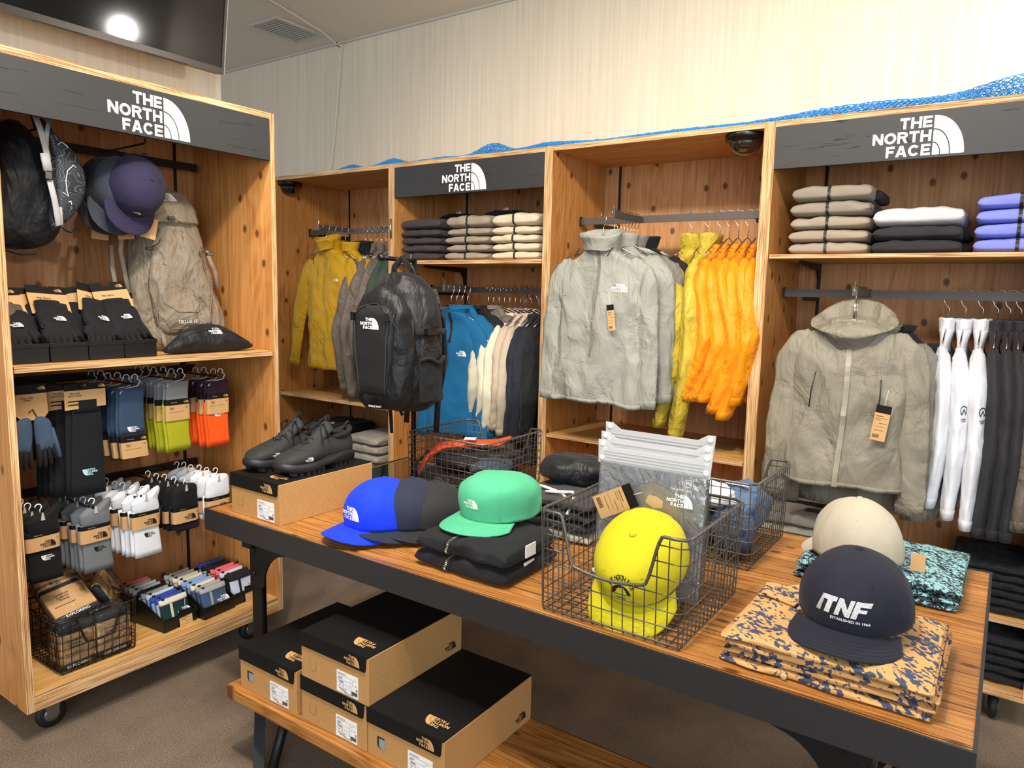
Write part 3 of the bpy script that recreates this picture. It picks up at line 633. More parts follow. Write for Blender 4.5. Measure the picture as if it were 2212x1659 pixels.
H_STEEL = None
def hang(mat, key, pos, rotz, label, g, group=None, cat='jacket', name='jacket', hanger_label=None, hgroup=None, tilt=0, **kw):
    t = thing(name, label, cat, pos, rotz, group, rot=(0, tilt, rotz)); garment_on(t, mat, g, **kw)
    return t
HANG0 = make_hanger(); _hu = [False]
def hanger_at(pos, rotz, label, group):
    if not _hu[0]:
        _hu[0] = True; HANG0.location = pos; HANG0.rotation_euler = (0, 0, rotz); HANG0['label'] = label; HANG0['group'] = group; return HANG0
    return dup(HANG0, pos, rotz, label, group)

C_LGREY = fabric('light_sage_nylon', '94948a', .5, rough=.55); C_BEIGEJ = fabric('warm_grey_nylon', '857e6e', .5, rough=.55)
C_BLK = fabric('black_cloth', '16161a', .5); C_YG = fabric('lime_nylon', 'c2ab38', .6, rough=.5); C_OR = fabric('orange_nylon', 'ef9110', .45, rough=.5)
C_YEL = fabric('mustard_nylon', 'bb8f10', .45, rough=.55); C_TAUPE = fabric('taupe_nylon', '6a5f55', .55, rough=.5); C_GREEN = fabric('dark_green_camo', '38493f', .5)
C_BLUE = fabric('teal_blue_jersey', '0e5c88', .35); C_STONE = fabric('stone_jersey', 'bdb8a4', .35); C_CREAM = fabric('cream_jersey', 'd0cab2', .35); C_SAND = fabric('sand_jersey', 'b9a894', .35)
C_NAVY = fabric('navy_jersey', '20222c', .35); C_CHAR = fabric('charcoal_jersey', '2a292c', .3); C_WHITE = fabric('white_mesh_jersey', 'dcdde2', .35, weave=420); C_GREYIN = fabric('grey_lining', '77746c', .5)
ZG = plain('zip_grey', '777168', .5); ZD = plain('zip_dark', '232322', .5)

# --- unit 3: light grey jackets face out, lime and orange ones side on
ax = UX[2] + .335; zr = 1.719
bent = lambda kx, seed: [((.15, 0, -.07), (.205, kx * .5, -.22), (.225, kx, -.36), (.205, -kx * .25, -.56)), ((-.15, 0, -.07), (-.215, kx * .55, -.22), (-.235, kx, -.36), (-.200, -kx * .35, -.58))]
j = hang(C_LGREY, 'a', (ax - .005, UY - .105, zr - .018), 0, 'pale sage jacket facing the viewer, in front of the orange jackets', Garment(.62, .175, .195, .215, .05, 1, .016), zipc=ZG, logo=M_WHITE, logo_at=(.105, -.155), logo_h=.030, seed=1, hemband=True, drop=.140, seams=([(-.19, -.20), (-.06, -.165), (-.005, -.17)], [(.02, -.17), (.10, -.175), (.18, -.21)], [(-.075, -.17), (-.12, -.45)], [(.10, -.18), (.13, -.46)], [(-.17, -.44), (.0, -.455), (.17, -.44)]), collar_kw=dict(h=.075, r0=(.078, .05), r1=(.09, .06), lean=-.02, tilt=.02))
hang_tag(j, .085, -.085, -.36, .10, .030, rot=-.15)
for sx in (-.07, .075): MB().tube([(sx, -.06, -.14), (sx - .004, -.072, -.155), (sx - .015, -.074, -.175)], .0022, 6).build('drawcord', M_BLACKINK, j)
hanger_at((ax - .005, UY - .105, zr - .018), 0, 'chrome hanger inside the front pale sage jacket', 'face-out hangers of the pale jackets')
for i, (dx, dy, m_, lb) in enumerate(((.02, .005, C_LGREY, 'second pale sage jacket, directly behind the front one'), (.035, .07, C_GREYIN, 'mid grey jacket, third behind the front pale sage jacket'), (.06, .13, C_BLK, 'black jacket hung behind the pale sage and grey ones'))):
    hang(m_, 'a', (ax + dx, UY + dy - .02, zr), 0, lb, Garment(.63 + i * .02, .175, .195, .21, .03, 4 + i, .01), zipc=ZD, seed=4 + i, drop=.140, collar_kw=dict(h=.055))
ORD = ['first', 'second', 'third', 'fourth', 'fifth', 'sixth', 'seventh', 'eighth', 'ninth']
for i in range(8): hanger_at((ax + .0, UY - .02 + i * .031, zr), 0, 'chrome hook on the short arm above the pale jackets, %s behind the front jacket' % ORD[i], 'hooks on the arm above the pale jackets')
zr3 = 1.723; ry = UY + .245
side = lambda L, s_, th=.024, sh=.19, amp=.010: Garment(L, sh, .185, .185, th, s_, amp)
lim = [(-1.142, 'lime windbreaker nearest the pale sage jackets', .80), (-1.072, 'lime windbreaker with a raised collar, next to the orange jackets', .62)]
for i, (x, lb, L) in enumerate(lim):
    sl = [((.15, 0, -.07), (.20, -.015, -.24), (.205, -.02, -.42), (.20, .0, -.60)), ((-.15, 0, -.07), (-.215, -.03, -.24), (-.235, -.035, -.44), (-.22, .01, -.70 - .04 * i))]
    hang(C_YG, 'b', (x, ry, zr3), pi / 2, lb, Garment(.60, .185, .18, .18, .034, 10 + i, .014), drop=.150, sleeves=sl, seed=10 + i, zipc=None, collar_kw=dict(h=.075, r0=(.07, .042), r1=(.085, .050), lean=-.01), name='windbreaker')
    hanger_at((x, ry, zr3), pi / 2, 'chrome hanger of the lime windbreaker %s' % ['nearest the pale jackets', 'nearest the orange jackets'][i], 'hangers of the lime windbreakers')
for i in range(6):
    x = -1.022 + i * .038; k = (-.048 - .012 * (i % 3)) if i < 5 else -.02
    ln = .56 + (.04 if i == 3 else 0) + (.06 if i == 4 else 0)
    sl = [((.15, 0, -.07), (.20, k * .5, -.22), (.215, k, -.36), (.195, 0, -.56)), ((-.12, 0, -.055), (-.19, k * .25, -.16), (-.235, k * 1.15, -.355 - .02 * (i % 2)), (-.225, .018, -ln - .02))]
    hang(C_OR, 'c', (x, ry, zr3), pi / 2, ['orange jacket touching the lime windbreaker', 'second orange jacket from the lime windbreakers', 'third orange jacket from the lime windbreakers', 'fourth orange jacket from the lime windbreakers', 'orange jacket with the longest low sleeve, fifth in the row', 'orange jacket pressed against the right plywood side'][i], Garment(.60, .18, .18, .18, .020, 20 + i, .010), sleeves=sl, seed=20 + i, drop=.150, collar_kw=dict(h=.03, r0=(.06, .02), r1=(.06, .022)), group=None)
    hanger_at((x, ry, zr3), pi / 2, 'chrome hanger holding the %s orange jacket from the left' % ORD[i], 'hangers of the orange jackets')

# --- unit 4
ax4 = UX[3] + .335; z4 = 1.420
j = hang(C_BEIGEJ, 'a', (ax4 + .005, UY - .10, z4 + .030), 0, 'warm grey hooded jacket facing the viewer, beside the white shirts', Garment(.555, .165, .175, .195, .055, 31, .014), collar='hood', zipc=plain('zip_pale', '97917f', .5), logo=plain('tone_print', '6f6a5c', .5), logo_at=(.115, -.15), logo_h=.036, seed=31, hemband=True, collar_kw=dict(w=.135, back=.085, front=-.050), drop=.135, seams=([(-.17, -.165), (-.005, -.18)], [(.01, -.18), (.17, -.165)], [(-.165, -.30), (.0, -.31), (.165, -.30)]))
hang_tag(j, .125, -.085, -.40, .115, .044, rot=.12)
for sx, z0 in ((-.10, -.31), (.108, -.32)):
    MB().tube([(sx + (.01 if sx < 0 else -.0), -.074, z0), (sx, -.074, z0 - .06), (sx - .004, -.072, z0 - .12)], .0022, 6).build('pocket_zip', ZD, j, True)
MB().box(-.01, .008, .030, .032, -.16, -.137).build('neck_label', M_BLACKINK, j)
hanger_at((ax4 + .005, UY - .10, z4), 0, 'chrome hanger inside the hooded warm grey jacket', 'hanger of the hooded jacket')
for i, (dx, dy, m_, lb) in enumerate(((.02, .01, C_BEIGEJ, 'second warm grey jacket, right behind the hooded one'), (.05, .07, C_GREYIN, 'mid grey jacket hanging behind the two warm grey ones'), (.09, .13, C_BLK, 'black jacket at the back of the hooded jacket row'))):
    hang(m_, 'a', (ax4 + dx, UY + dy - .02, z4), 0, lb, Garment(.61 + i * .015, .155, .160, .175, .03, 34 + i, .01), seed=34 + i, collar_kw=dict(h=.03), drop=.14)
for i in range(7): hanger_at((ax4, UY - .05 + i * .030, z4), 0, 'chrome hook on the short arm above the hooded jacket, %s from the front' % ORD[i], 'hooks on the arm above the hooded jacket')
ry4 = UY + .225; z4r = 1.417
row4 = [(-.155, C_WHITE, 'white mesh long-sleeved shirt, leftmost of three', .53), (-.105, C_WHITE, 'white mesh shirt in the middle of three', .56), (-.055, C_WHITE, 'white mesh shirt next to the black shirts', .585), (-.012, C_CHAR, 'charcoal shirt touching the white mesh shirts', .60), (.022, C_CHAR, 'charcoal shirt in the middle of the dark three', .60), (.052, C_CHAR, 'charcoal shirt beside the taupe jackets', .60), (.088, C_TAUPE, 'puffy taupe jacket beside the charcoal shirts', .56), (.122, C_TAUPE, 'puffy taupe jacket at the right edge of the photo', .56)]
for i, (x, m_, lb, L) in enumerate(row4):
    x -= .033
    pf = m_ is C_TAUPE; sl = [((.14, 0, -.07), (.19, -.005, -.24), (.205, -.005, -.40), (.205, 0, -L)), ((-.14, 0, -.06), (-.20, -.018, -.22), (-.225, -.022, -.40), (-.235, -.01 - .004 * (i % 3), -L - .03))]
    g_ = Garment(.58, .175, .18, .18, .026 if pf else .019, 40 + i, .012 if pf else .006)
    s_ = hang(m_, 'd', (x, ry4, z4r), pi / 2, lb, g_, sleeves=sl, seed=40 + i, sflat=.72 if pf else .5, collar_kw=dict(h=.05, r0=(.06, .024), r1=(.065, .028)), cat='jacket' if pf else 'shirt', name='jacket' if pf else 'shirt')
    if m_ is C_WHITE and i != 0:
        e_ = MB(); ringq = []; ringpart(ringq, 0, 0, .016, .016, .003, -60, 240, 16); ringq.append([(-.010, -.009), (0, .007), (.0, .002), (-.006, -.009)]); ringq.append([(.010, -.009), (0, .007), (.0, .002), (.006, -.009)])
        sb = [c for c in s_.children if c.name.startswith('sleeve')][1]
        v_ = sb.data.vertices; bv = BVHTree.FromPolygons([v.co for v in v_], [p.vertices[:] for p in sb.data.polygons])
        # badge on the upper sleeve, facing the shop (local -X, -Y)
        D_ = Vector((.62, .78, 0)).normalized(); R_ = Vector((.78, -.62, 0)).normalized()
        def sf(p, bv=bv, D_=D_):
            h = bv.ray_cast(p - D_ * .3, D_); return (h[0] - D_ * .0015) if h[0] is not None else p
        stamp(ringq, 1, s_, M_BLACKINK, Vector((-.225, 0, -.38)), R_, (0, 0, 1), 'badge', surf=sf)
        stamp(text_polys('SUMMIT\nSERIES', .01), .005, s_, M_BLACKINK, Vector((-.225, 0, -.410)), R_, (0, 0, 1), 'badge_text', surf=sf)
    hanger_at((x, ry4, z4r), pi / 2, 'chrome hanger on the long rail of the right unit, %s from the left' % ORD[i], 'hangers on the long rail of the right unit')

# --- unit 2
ax2 = UX[1] + .31; z2 = 1.409
j = hang(C_BLUE, 'a', (ax2 + .09, UY + .02, z2), 0, 'teal blue zip-neck top facing the viewer, behind the backpack', Garment(.60, .135, .15, .16, .04, 51, .010), zipc=ZD, zlen=.25, logo=M_WHITE, logo_at=(.075, -.20), logo_h=.026, seed=51, drop=.125, collar_kw=dict(h=.03), cat='shirt', name='shirt')
hang_tag(j, -.02, -.075, -.235, .125, .058, cord=.09)
MB().prism([(-.012, -.115), (.014, -.115), (.003, -.090)], -.052, -.050, 'xz').build('zip_pull', M_BLACKINK, j)
for i, (dx, m_, lb) in enumerate(((.10, C_BLUE, 'second teal blue top directly behind the first'), (.14, C_BLK, 'black top with its shoulder showing behind the teal one'), (.19, C_TAUPE, 'brown top with only a shoulder showing behind the black one'))):
    hang(m_, 'a', (ax2 + dx, UY + .06 + i * .055, z2), 0, lb, Garment(.62, .14, .15, .16, .025, 52 + i, .008), drop=.10, collar='crew', seed=52 + i, cat='shirt', name='shirt')
for i in range(4): hanger_at((ax2 + .01 * i + .07, UY + .02 + i * .03, z2), 0, 'chrome hanger over the teal blue tops, %s from the front' % ORD[i], 'hangers over the teal blue tops')
for i in range(9): hanger_at((ax2 + .19 + i * .024, UY + .16 + .012 * i, z2), .3, 'chrome hanger bunched right of the teal tops, %s from the left' % ORD[i], 'bunched hangers in the middle of the black signed unit')
ry2 = UY + .245; zr2 = 1.403
row2 = [(-2.105, C_STONE, 'stone shirt next to the teal blue top', .50), (-2.062, C_CREAM, 'cream shirt, second in the pale row', .50), (-2.020, C_CREAM, 'cream shirt, third in the pale row', .54), (-1.978, C_SAND, 'sand shirt, fourth in the pale row', .52), (-1.936, C_SAND, 'sand shirt beside the dark ones', .54), (-1.894, C_NAVY, 'navy shirt beside the sand shirts', .56), (-1.855, C_NAVY, 'navy shirt in the middle of the dark three', .56), (-1.81, C_BLK, 'black shirt against the plywood side', .56)]
for i, (x, m_, lb, L) in enumerate(row2):
    k = -.020 - .012 * (i % 2)
    sl = [((.14, 0, -.07), (.19, -.01, -.24), (.205, -.01, -.40), (.205, 0, -L)), ((-.14, 0, -.06), (-.20, k * .4, -.20), (-.235, k, -.34 - .02 * (i % 3)), (-.205, .012, -L))]
    hang(m_, 'e', (x, ry2, zr2), pi / 2, lb, Garment(.70, .175, .175, .175, .018, 60 + i, .007), sleeves=sl, collar='crew', seed=60 + i, cat='shirt', name='shirt')
    if i > 2: hanger_at((x, ry2, zr2), pi / 2, 'chrome hanger of the shirt row beside the pale fleeces, %s from the right end' % ORD[7 - i], 'hangers of the shirt row in the black signed unit')

# --- unit 1
ax1 = UX[0] + .36; z1 = 1.729
j = hang(C_YEL, 'a', (ax1 + .09, UY + .02, z1 - .005), 0, 'mustard yellow smock facing the viewer in the far left unit', Garment(.66, .165, .175, .185, .045, 71, .014), sleeves=[((.14, 0, -.06), (.185, -.02, -.24), (.20, -.03, -.45), (.17, -.03, -.66)), ((-.14, 0, -.06), (-.205, -.02, -.24), (-.25, -.02, -.43), (-.285, -.02, -.63))], zipc=None, logo=M_WHITE, logo_at=(.095, -.17), logo_h=.014, seed=71, collar_kw=dict(h=.075, r0=(.075, .05), r1=(.085, .06), lean=-.02, tilt=.02), name='smock')
MB().tube([(-.045, -.075, -.175), (-.045, -.078, -.20), (-.044, -.078, -.215)], .002, 6).build('zip_pull', M_BLACKINK, j)
hang(C_YEL, 'a', (ax1 + .15, UY + .09, z1 - .005), 0, 'second mustard smock behind the first, its sleeve end hanging lower', Garment(.62, .17, .18, .185, .03, 72, .01), sleeves=[((.14, 0, -.06), (.20, -.02, -.24), (.215, -.03, -.45), (.20, -.03, -.70)), ((-.14, 0, -.06), (-.18, 0, -.24), (-.19, 0, -.43), (-.19, 0, -.63))], seed=72, collar_kw=dict(h=.05), name='smock')
hang(C_BLK, 'a', (ax1 + .17, UY + .17, z1 - .005), 0, 'black garment glimpsed behind the mustard smocks', Garment(.55, .17, .17, .17, .03, 73, .01), seed=73)
for i in range(4): hanger_at((ax1 + .06 + .012 * i, UY + .02 + i * .035, z1 - .005), 0, 'chrome hanger above the mustard smocks, %s from the front' % ORD[i], 'hangers above the mustard smocks')
for i in range(6): hanger_at((ax1 + .21 + .03 * i, UY + .17 + .01 * i, z1 - .01), .4, 'chrome hanger between the smocks and taupe jackets, %s from the left' % ORD[i], 'bunched hangers in the far left unit')
row1 = [(-2.965, C_TAUPE, 'taupe jacket nearest the mustard smocks'), (-2.905, C_TAUPE, 'second taupe jacket, half behind the backpack'), (-2.835, C_TAUPE, 'third taupe jacket in the far left unit'), (-2.775, C_GREEN, 'dark green jacket right of the taupe jackets'), (-2.715, C_GREEN, 'dark green jacket touching the plywood divider')]
for i, (x, m_, lb) in enumerate(row1):
    k = -.04
    sl = [((.14, 0, -.07), (.19, -.01, -.24), (.205, -.01, -.40), (.205, 0, -.6)), ((-.14, 0, -.06), (-.22, k * .2, -.24), (-.265, -k * .5, -.45), (-.23, .01, -.74 - .03 * (i % 2)))]
    hang(m_, 'f', (x, UY + .235, 1.723), pi / 2, lb, Garment(.72, .18, .18, .18, .028, 80 + i, .012), sleeves=sl, seed=80 + i, collar_kw=dict(h=.05, r0=(.06, .03), r1=(.07, .035)))
    hanger_at((x, UY + .235, 1.723), pi / 2, 'chrome hanger of the taupe and green row, %s from the left' % ORD[i], 'hangers over the taupe and green jackets')

# ================================================================ folded garments
def folded_mb(w, d, h, seed=0, round_=.5, n=36, m=26, amp=.004, sag=.006):
    """soft folded slab: x across, -y is the rolled front edge, rests on z=0"""
    rings = []
    for j_ in range(m + 1):
        u = -1 + 2 * j_ / m; u = u if abs(u) < 1 else u * .999
        us = sin(u * pi / 2) if True else u
        e = (1 - abs(us) ** 9) ** (1 / 2.6) if abs(us) < 1 else 0; ring = []
        for k in range(n):
            a = 2 * pi * k / n; ca, sa = cos(a), sin(a)
            y = abs(ca) ** .38 * (1 if ca >= 0 else -1) * d / 2 * (.93 + .07 * e); z = abs(sa) ** .62 * (1 if sa >= 0 else -1) * h / 2 * (.45 + .55 * e)
            xx = us * w / 2 * (1 - .03 * abs(sin(z / h * pi * 2.0)))
            y += amp * 1.6 * nz(us * 2.4 + seed * 3, z * 18, seed) * (1 if ca < 0 else 1)
            if z > 0: z += amp * nz(us * 3 + seed, y * 9, seed * 2) * 1.5 + sag * (cos(us * 2.2) - .6) * .6
            groove = .0035 * math.exp(-((z) / (h * .10)) ** 2) * (1 if ca < 0 else 0); y += groove
            ring.append((xx, y, h / 2 + z))
        rings.append(ring)
    b = MB().loft(rings, cap0=True, cap1=True); 
    for i, v in enumerate(b.v):
        if v[2] < 0: b.v[i] = (v[0], v[1], 0)
    return b
def folded(pos, w, d, h, mat, label, seed=0, zipm=None, group=None, cat='folded sweater', name='folded_sweater', rotz=0, inner=None, zipx=0, amp=.004):
    b = folded_mb(w, d, h, seed, amp=amp); t = thing(name, label, cat, pos, rotz, group); body = b.build('folded_body', mat, t, True)
    if zipm:
        bv = BVHTree.FromPolygons([Vector(v) for v in b.v], b.f); rg = []
        for j_ in range(21):
            a = radians(-68 + 158 * j_ / 20); o_ = Vector((zipx, -d * .5 + .03, h / 2)); dr = Vector((0, -cos(a), sin(a))); hit = bv.ray_cast(o_, dr)
            if hit[0] is not None: p = hit[0] + dr * .0012; rg.append([(p.x - .005, p.y, p.z), (p.x + .005, p.y, p.z)])
        if len(rg) > 2: MB().loft(rg, closed=False).build('zip', zipm, t, fix=False, solid=.0012)
    if inner:
        MB().box(w / 2 - .03, w / 2 + .018, -d * .18, d * .42, .004, h * .72).build('folded_sleeve', inner, t, True, bevel=.012)
    return t
F_DKGREY = fabric('dark_grey_fleece', '3f3a3b', .25, weave=700); F_TAUPE = fabric('taupe_fleece', '9a8c7a', .25, weave=500); F_OAT = fabric('oat_fleece', 'cfc0a6', .25, weave=500)
F_LGREY = fabric('pale_grey_knit', 'c6c6ca', .25); F_PERI = fabric('periwinkle_fleece', '7d86d8', .25, weave=500); F_TGREY = fabric('taupe_grey_fleece', '8d8373', .25, weave=500)
order = ['bottom one', 'second from the bottom', 'middle one', 'second from the top', 'top one']
for nm, x0, m_, zt, col, top in (('dark grey', -2.473, F_DKGREY, 1.528, M_BLACKINK, .055), ('taupe', -2.180, F_TAUPE, 1.528, ZD, .06), ('oat', -1.905, F_OAT, 1.528, ZD, .06)):
    z = zt
    for i in range(5):
        h = .039 if i < 4 else top
        folded((x0 + random.uniform(-.006, .006), UY + .20 + random.uniform(-.006, .006), z), .262, .33, h, m_, '%s folded fleece, %s of its stack under the sign' % (nm, order[i]), seed=x0 * 7 + i, zipm=col if nm != 'dark grey' else None, inner=C_BLK if nm != 'dark grey' else None); z += h * .985
    if nm != 'oat':
        c_ = folded((x0 + .06, UY + .29, z - .01), .20, .14, .05, C_BLK, 'black hood bunched on top of the %s fleece stack' % nm, seed=3.1 + x0, cat='folded sweater'); stamp(LOGO, .016, c_, M_WHITE, (.03, -.06, .052), (1, 0, 0), (0, .5, .8), 'logo')
z = 1.537
for i in range(5):
    h = (.044, .045, .047, .053, .056)[i]
    folded((-.565 - .003 * (i % 2), UY + .19, z), .265, .32, h, F_TGREY if i > 2 else F_TAUPE, 'taupe fleece with dark zip, %s of the stack in the right unit' % order[i], seed=90 + i, zipm=ZD, inner=C_BLK, zipx=-.005); z += h * .985
z = 1.537
for i, (m_, lb, h) in enumerate(((C_CHAR, 'charcoal folded sweater, bottom one under the pale grey', .047), (C_CHAR, 'charcoal folded sweater right under the pale grey one', .047), (F_LGREY, 'pale grey folded sweatshirt on two charcoal ones', .062))):
    folded((-.292, UY + .19, z), .268, .32, h, m_, lb, seed=97 + i, inner=C_BLK if i < 2 else None); z += h * .98
z = 1.537
for i in range(4):
    folded((-.002, UY + .19, z), .255, .32, .046, F_PERI, 'periwinkle blue folded fleece, %s of the four' % ['bottom', 'second', 'third', 'top'][i], seed=103 + i, zipm=ZD, zipx=-.01); z += .0455
# unit 1 low shelf, unit 4 low shelves
C_PGREY = fabric('warm_grey_cotton', 'a19a8e', .25)
z = .385
for i in range(4):
    folded((-2.885, UY + .17, z), .25, .30, .05, C_PGREY, 'warm grey folded trousers, %s of the stack behind the shoes' % ['bottom', 'second', 'third', 'top'][i], seed=110 + i, cat='folded trousers', name='folded_trousers'); z += .049
z = .385
for i in range(4):
    t_ = folded((-3.25, UY + .20, z), .30, .32, .055, C_BLK, 'black folded top, %s of the dark stack behind the shoes' % ['bottom', 'second', 'third', 'top'][i], seed=114 + i); z += .054
stamp(LOGO, .016, t_, M_WHITE, (.05, -.10, .059), (1, 0, 0), (0, .9, .3), 'logo')
z = .377
for i in range(6):
    folded((.015, UY + .17, z), .235, .30, .028, C_BLK, 'black folded shorts, %s of the stack at the far right' % ['bottom', 'second', 'third', 'fourth', 'fifth', 'top'][i], seed=120 + i, cat='folded shorts', name='folded_shorts'); z += .0275
z = .145
for i in range(5):
    folded((.03, UY + .17, z), .22, .30, .032, C_BLK, 'black folded trousers near the floor, %s of the stack' % order[i], seed=126 + i, cat='folded trousers', name='folded_trousers'); z += .0315
z = .377
for i in range(4):
    t_ = folded((-.60, UY + .17, z), .26, .32, .055, fabric('stone_twill', 'b5b0a2', .3), 'stone shorts with black belt, %s of the stack behind the beige cap' % ['bottom', 'second', 'third', 'top'][i], seed=131 + i, cat='folded shorts', name='folded_shorts'); z += .054
MB().box(-.125, .125, -.02, .02, .054, .061).build('belt', C_BLK, t_, bevel=.004)
MB().box(.02, .10, -.10, -.06, .052, .0575).build('label', M_BLACKINK, t_)
# dome cameras
def dome(x, y, label):
    t = thing('dome_camera', label, 'security camera', (x, y, ZT - TH))
    MB().lathe([(.0, -.0002), (.075, -.0002), (.076, -.004), (.074, -.024), (.06, -.028)], 32).build('base_ring', M_BLKPL, t, True)
    MB().lathe([(.062, -.026)] + [(.060 * cos(radians(a)), -.028 - .048 * sin(radians(a))) for a in range(0, 86, 8)] + [(.001, -.076)], 32).build('dome', plain('smoked_dome', '1a1412', .06, 0, .9, 1), t, True)
dome(-3.54, UY + .09, 'black dome security camera under the top of the far left unit')
dome(-.885, UY + .075, 'black dome security camera above the orange jackets')
# ================================================================ caps
def cap_geo(H=.125, rx=.098, ry=.110, brim=.078, camp=False, droop=.020, n=66, seed=0):
    def C(t, a):
        """t 0 rim .. 1 top, a angle (front at -90 deg)"""
        sa, ca = sin(a), cos(a); fr = max(0, -sa)
        if camp:
            uu = 1 - (1 - t) ** 1.5; k = (1 - uu ** 5.0) ** .42; Hh = H * (1 - .24 * (sa * .5 * k + .5)) * 1.03; z = Hh * uu
        else: Hh = H; z = H * sin(t * pi / 2) ** .92; k = (1 - min(1, z / H) ** (2.15 + .9 * fr)) ** (1 / 2.0)
        kk = k
        da = ((a / (pi / 3) + .5) % 1.0) - .5      # seams every 60 degrees
        g = (1 - .020 * math.exp(-(da / .05) ** 2) * min(1, (1.02 - t) * 8) + .012 * cos(da * 2 * pi)) if not camp else 1 - .02 * max(0, 1 - abs(abs(a + pi / 2 - (2 * pi if a > pi * .9 else 0)) - .80) * 16)
        x = rx * ca * k * (1 + .035 * sin(z / Hh * pi)) * g; y = ry * sa * kk * (1 + .03 * sin(z / Hh * pi)) * g - .004 * fr * sin(z / Hh * pi)
        cr_ = max(0, 1 - 4 * abs(nz(x * 14 + seed * 3, y * 14, z * 14 + seed)))
        w = .003 * nz(x * 16 + seed * 3, y * 16, z * 16 + seed) + .0015 * cr_; w *= ((2.2 * (sa * .5 + .5) + .5) if camp else (.5 + .5 * t)) * min(1, (1 - t) * 9)
        return Vector((x * (1 + w * 10), y * (1 + w * 10), z + w))
    ts = [0, .03, .08, .14, .21, .28, .35, .42, .49, .56, .63, .70, .77, .83, .88, .925, .96, .985, .998]
    crown = MB().loft([[C(t, 2 * pi * k / n) for k in range(n)] for t in ts], cap1=True)
    def B(u, v):
        a = radians(-90 + 63 * u); c = C(0, a); ext = brim * (cos(radians(78 * u))) ** .55 * v
        d = Vector((sin(radians(63 * u)) * .35, -1, 0)).normalized(); p = c + d * ext
        p.z = .001 - droop * ((p.x / rx) ** 2) * (.35 + .65 * v) * 1.1 - .10 * ext; return p
    bm_ = MB().grid(lambda i, j: B(-1 + 2 * i, j), 30, 10)
    return C, crown, bm_
def cap(label, mat, pos, rot, group=None, logo=None, logo_h=.03, camp=False, H=.125, seed=0, extra=None, bmat=None, droop=.02, seam=True, name='cap', eyel=True):
    C, cr, br = cap_geo(H=H, camp=camp, seed=seed, droop=droop, brim=.080 if camp else .076); t = thing(name, label, 'cap', pos, 0, group, rot=rot)
    crown = cr.build('crown', mat, t, True, solid=.0016); b = br.build('brim', bmat or mat, t, True, solid=.003, bevel=0)
    if seam:
        s_ = MB()
        for k in (range(6) if not camp else ()):
            a = radians(-90 + 60 * k); 
            for da in (-.018, .018): s_.tube([C(tt, a + da / (1.02 - tt)) * 1.0 + Vector((cos(a), sin(a), .3)).normalized() * .0004 for tt in [.02 + .09 * i for i in range(11)]], .0007, 4)
        if camp:
            for sx in (-1, 1):
                for da in (0, .03): s_.tube([C(tt, radians(-90 + sx * (42 + da * 40))) + Vector((0, 0, .0004)) for tt in [.02 + .1 * i for i in range(10)]], .0006, 4)
            s_.tube([C(.84, radians(-90 + q)) + Vector((0, -.0006, .0006)) for q in range(-42, 43, 6)], .0007, 4)
        for v in (.3, .45, .6, .75, .88): 
            pts = []
            for i in range(21):
                u = -.9 + 1.8 * i / 20; a = radians(-90 + 63 * u); c = C(0, a); ext = (.080 if camp else .076) * (cos(radians(78 * u))) ** .55 * v; d = Vector((sin(radians(63 * u)) * .35, -1, 0)).normalized(); p = c + d * ext
                p.z = .0027 - droop * ((p.x / .098) ** 2) * (.35 + .65 * v) * 1.1 - .10 * ext; pts.append(p)
            s_.tube(pts, .0005, 4)
        s_.build('stitching', mat, crown, True)
    if not camp: MB().lathe([(.0005, .006), (.006, .005), (.008, .002), (.008, -.001)], 16, (0, 0, H * .995)).build('button', mat, t, True)
    if eyel:
        for k in range(6 if not camp else 0):
            a = radians(-60 + 60 * k); p = C(.48, a); nrm = Vector((p.x / .10, p.y / .11, .45)).normalized(); u_ = nrm.cross(Vector((0, 0, 1))).normalized(); w_ = nrm.cross(u_)
            MB().tube([p + nrm * .0008 + (u_ * cos(q) + w_ * sin(q)) * .0030 for q in [2 * pi * i / 12 for i in range(12)]], .0006, 5, closed=True).build('eyelet', mat, t, True)
    sf = wrapper(cr, (0, 1, -.12), lift=.0018)
    if logo: stamp(LOGO, logo_h, crown, logo, (.0, -.2, H * (.44 if not camp else .5)), surf=sf, name='logo')
    if extra: extra(t, crown, sf, H)
    return t
F_BLUECAP = fabric('royal_blue_twill', '0c35e0', .12); F_NAVYCAP = fabric('navy_twill', '22273a', .15); F_DKCAP = fabric('dark_grey_twill', '262527', .15)
F_GREEN = fabric('mint_green_twill', '4fae83', .22); F_YELCAP = fabric('yellow_twill', 'c9bd14', .2); F_TNF = fabric('ink_navy_nylon', '1d1e2b', .15); F_BEIGECAP = fabric('beige_nylon', 'b4ab98', .25); F_PURP = fabric('purple_navy_twill', '2c2742', .2)
cap('dark charcoal cap, last of the nested three behind the blue cap', F_DKCAP, (-1.312, 1.530, .728), (radians(-3), 0, radians(-6)), seed=3, H=.112)
cap('navy cap nested between the blue and the dark charcoal cap', F_NAVYCAP, (-1.356, 1.482, .731), (radians(-3), 0, radians(-6)), seed=2, H=.122)
cap('royal blue cap with white logo at the front of the table', F_BLUECAP, (-1.405, 1.425, .736), (radians(-1), 0, radians(-8)), logo=M_WHITE, logo_h=.034, seed=1, H=.122)
cap('mint green camp cap resting on the black folded sweatshirts', F_GREEN, (-1.062, 1.505, .812), (radians(1), 0, radians(-4)), logo=M_WHITE, logo_h=.022, camp=True, H=.112, seed=5, droop=.012)
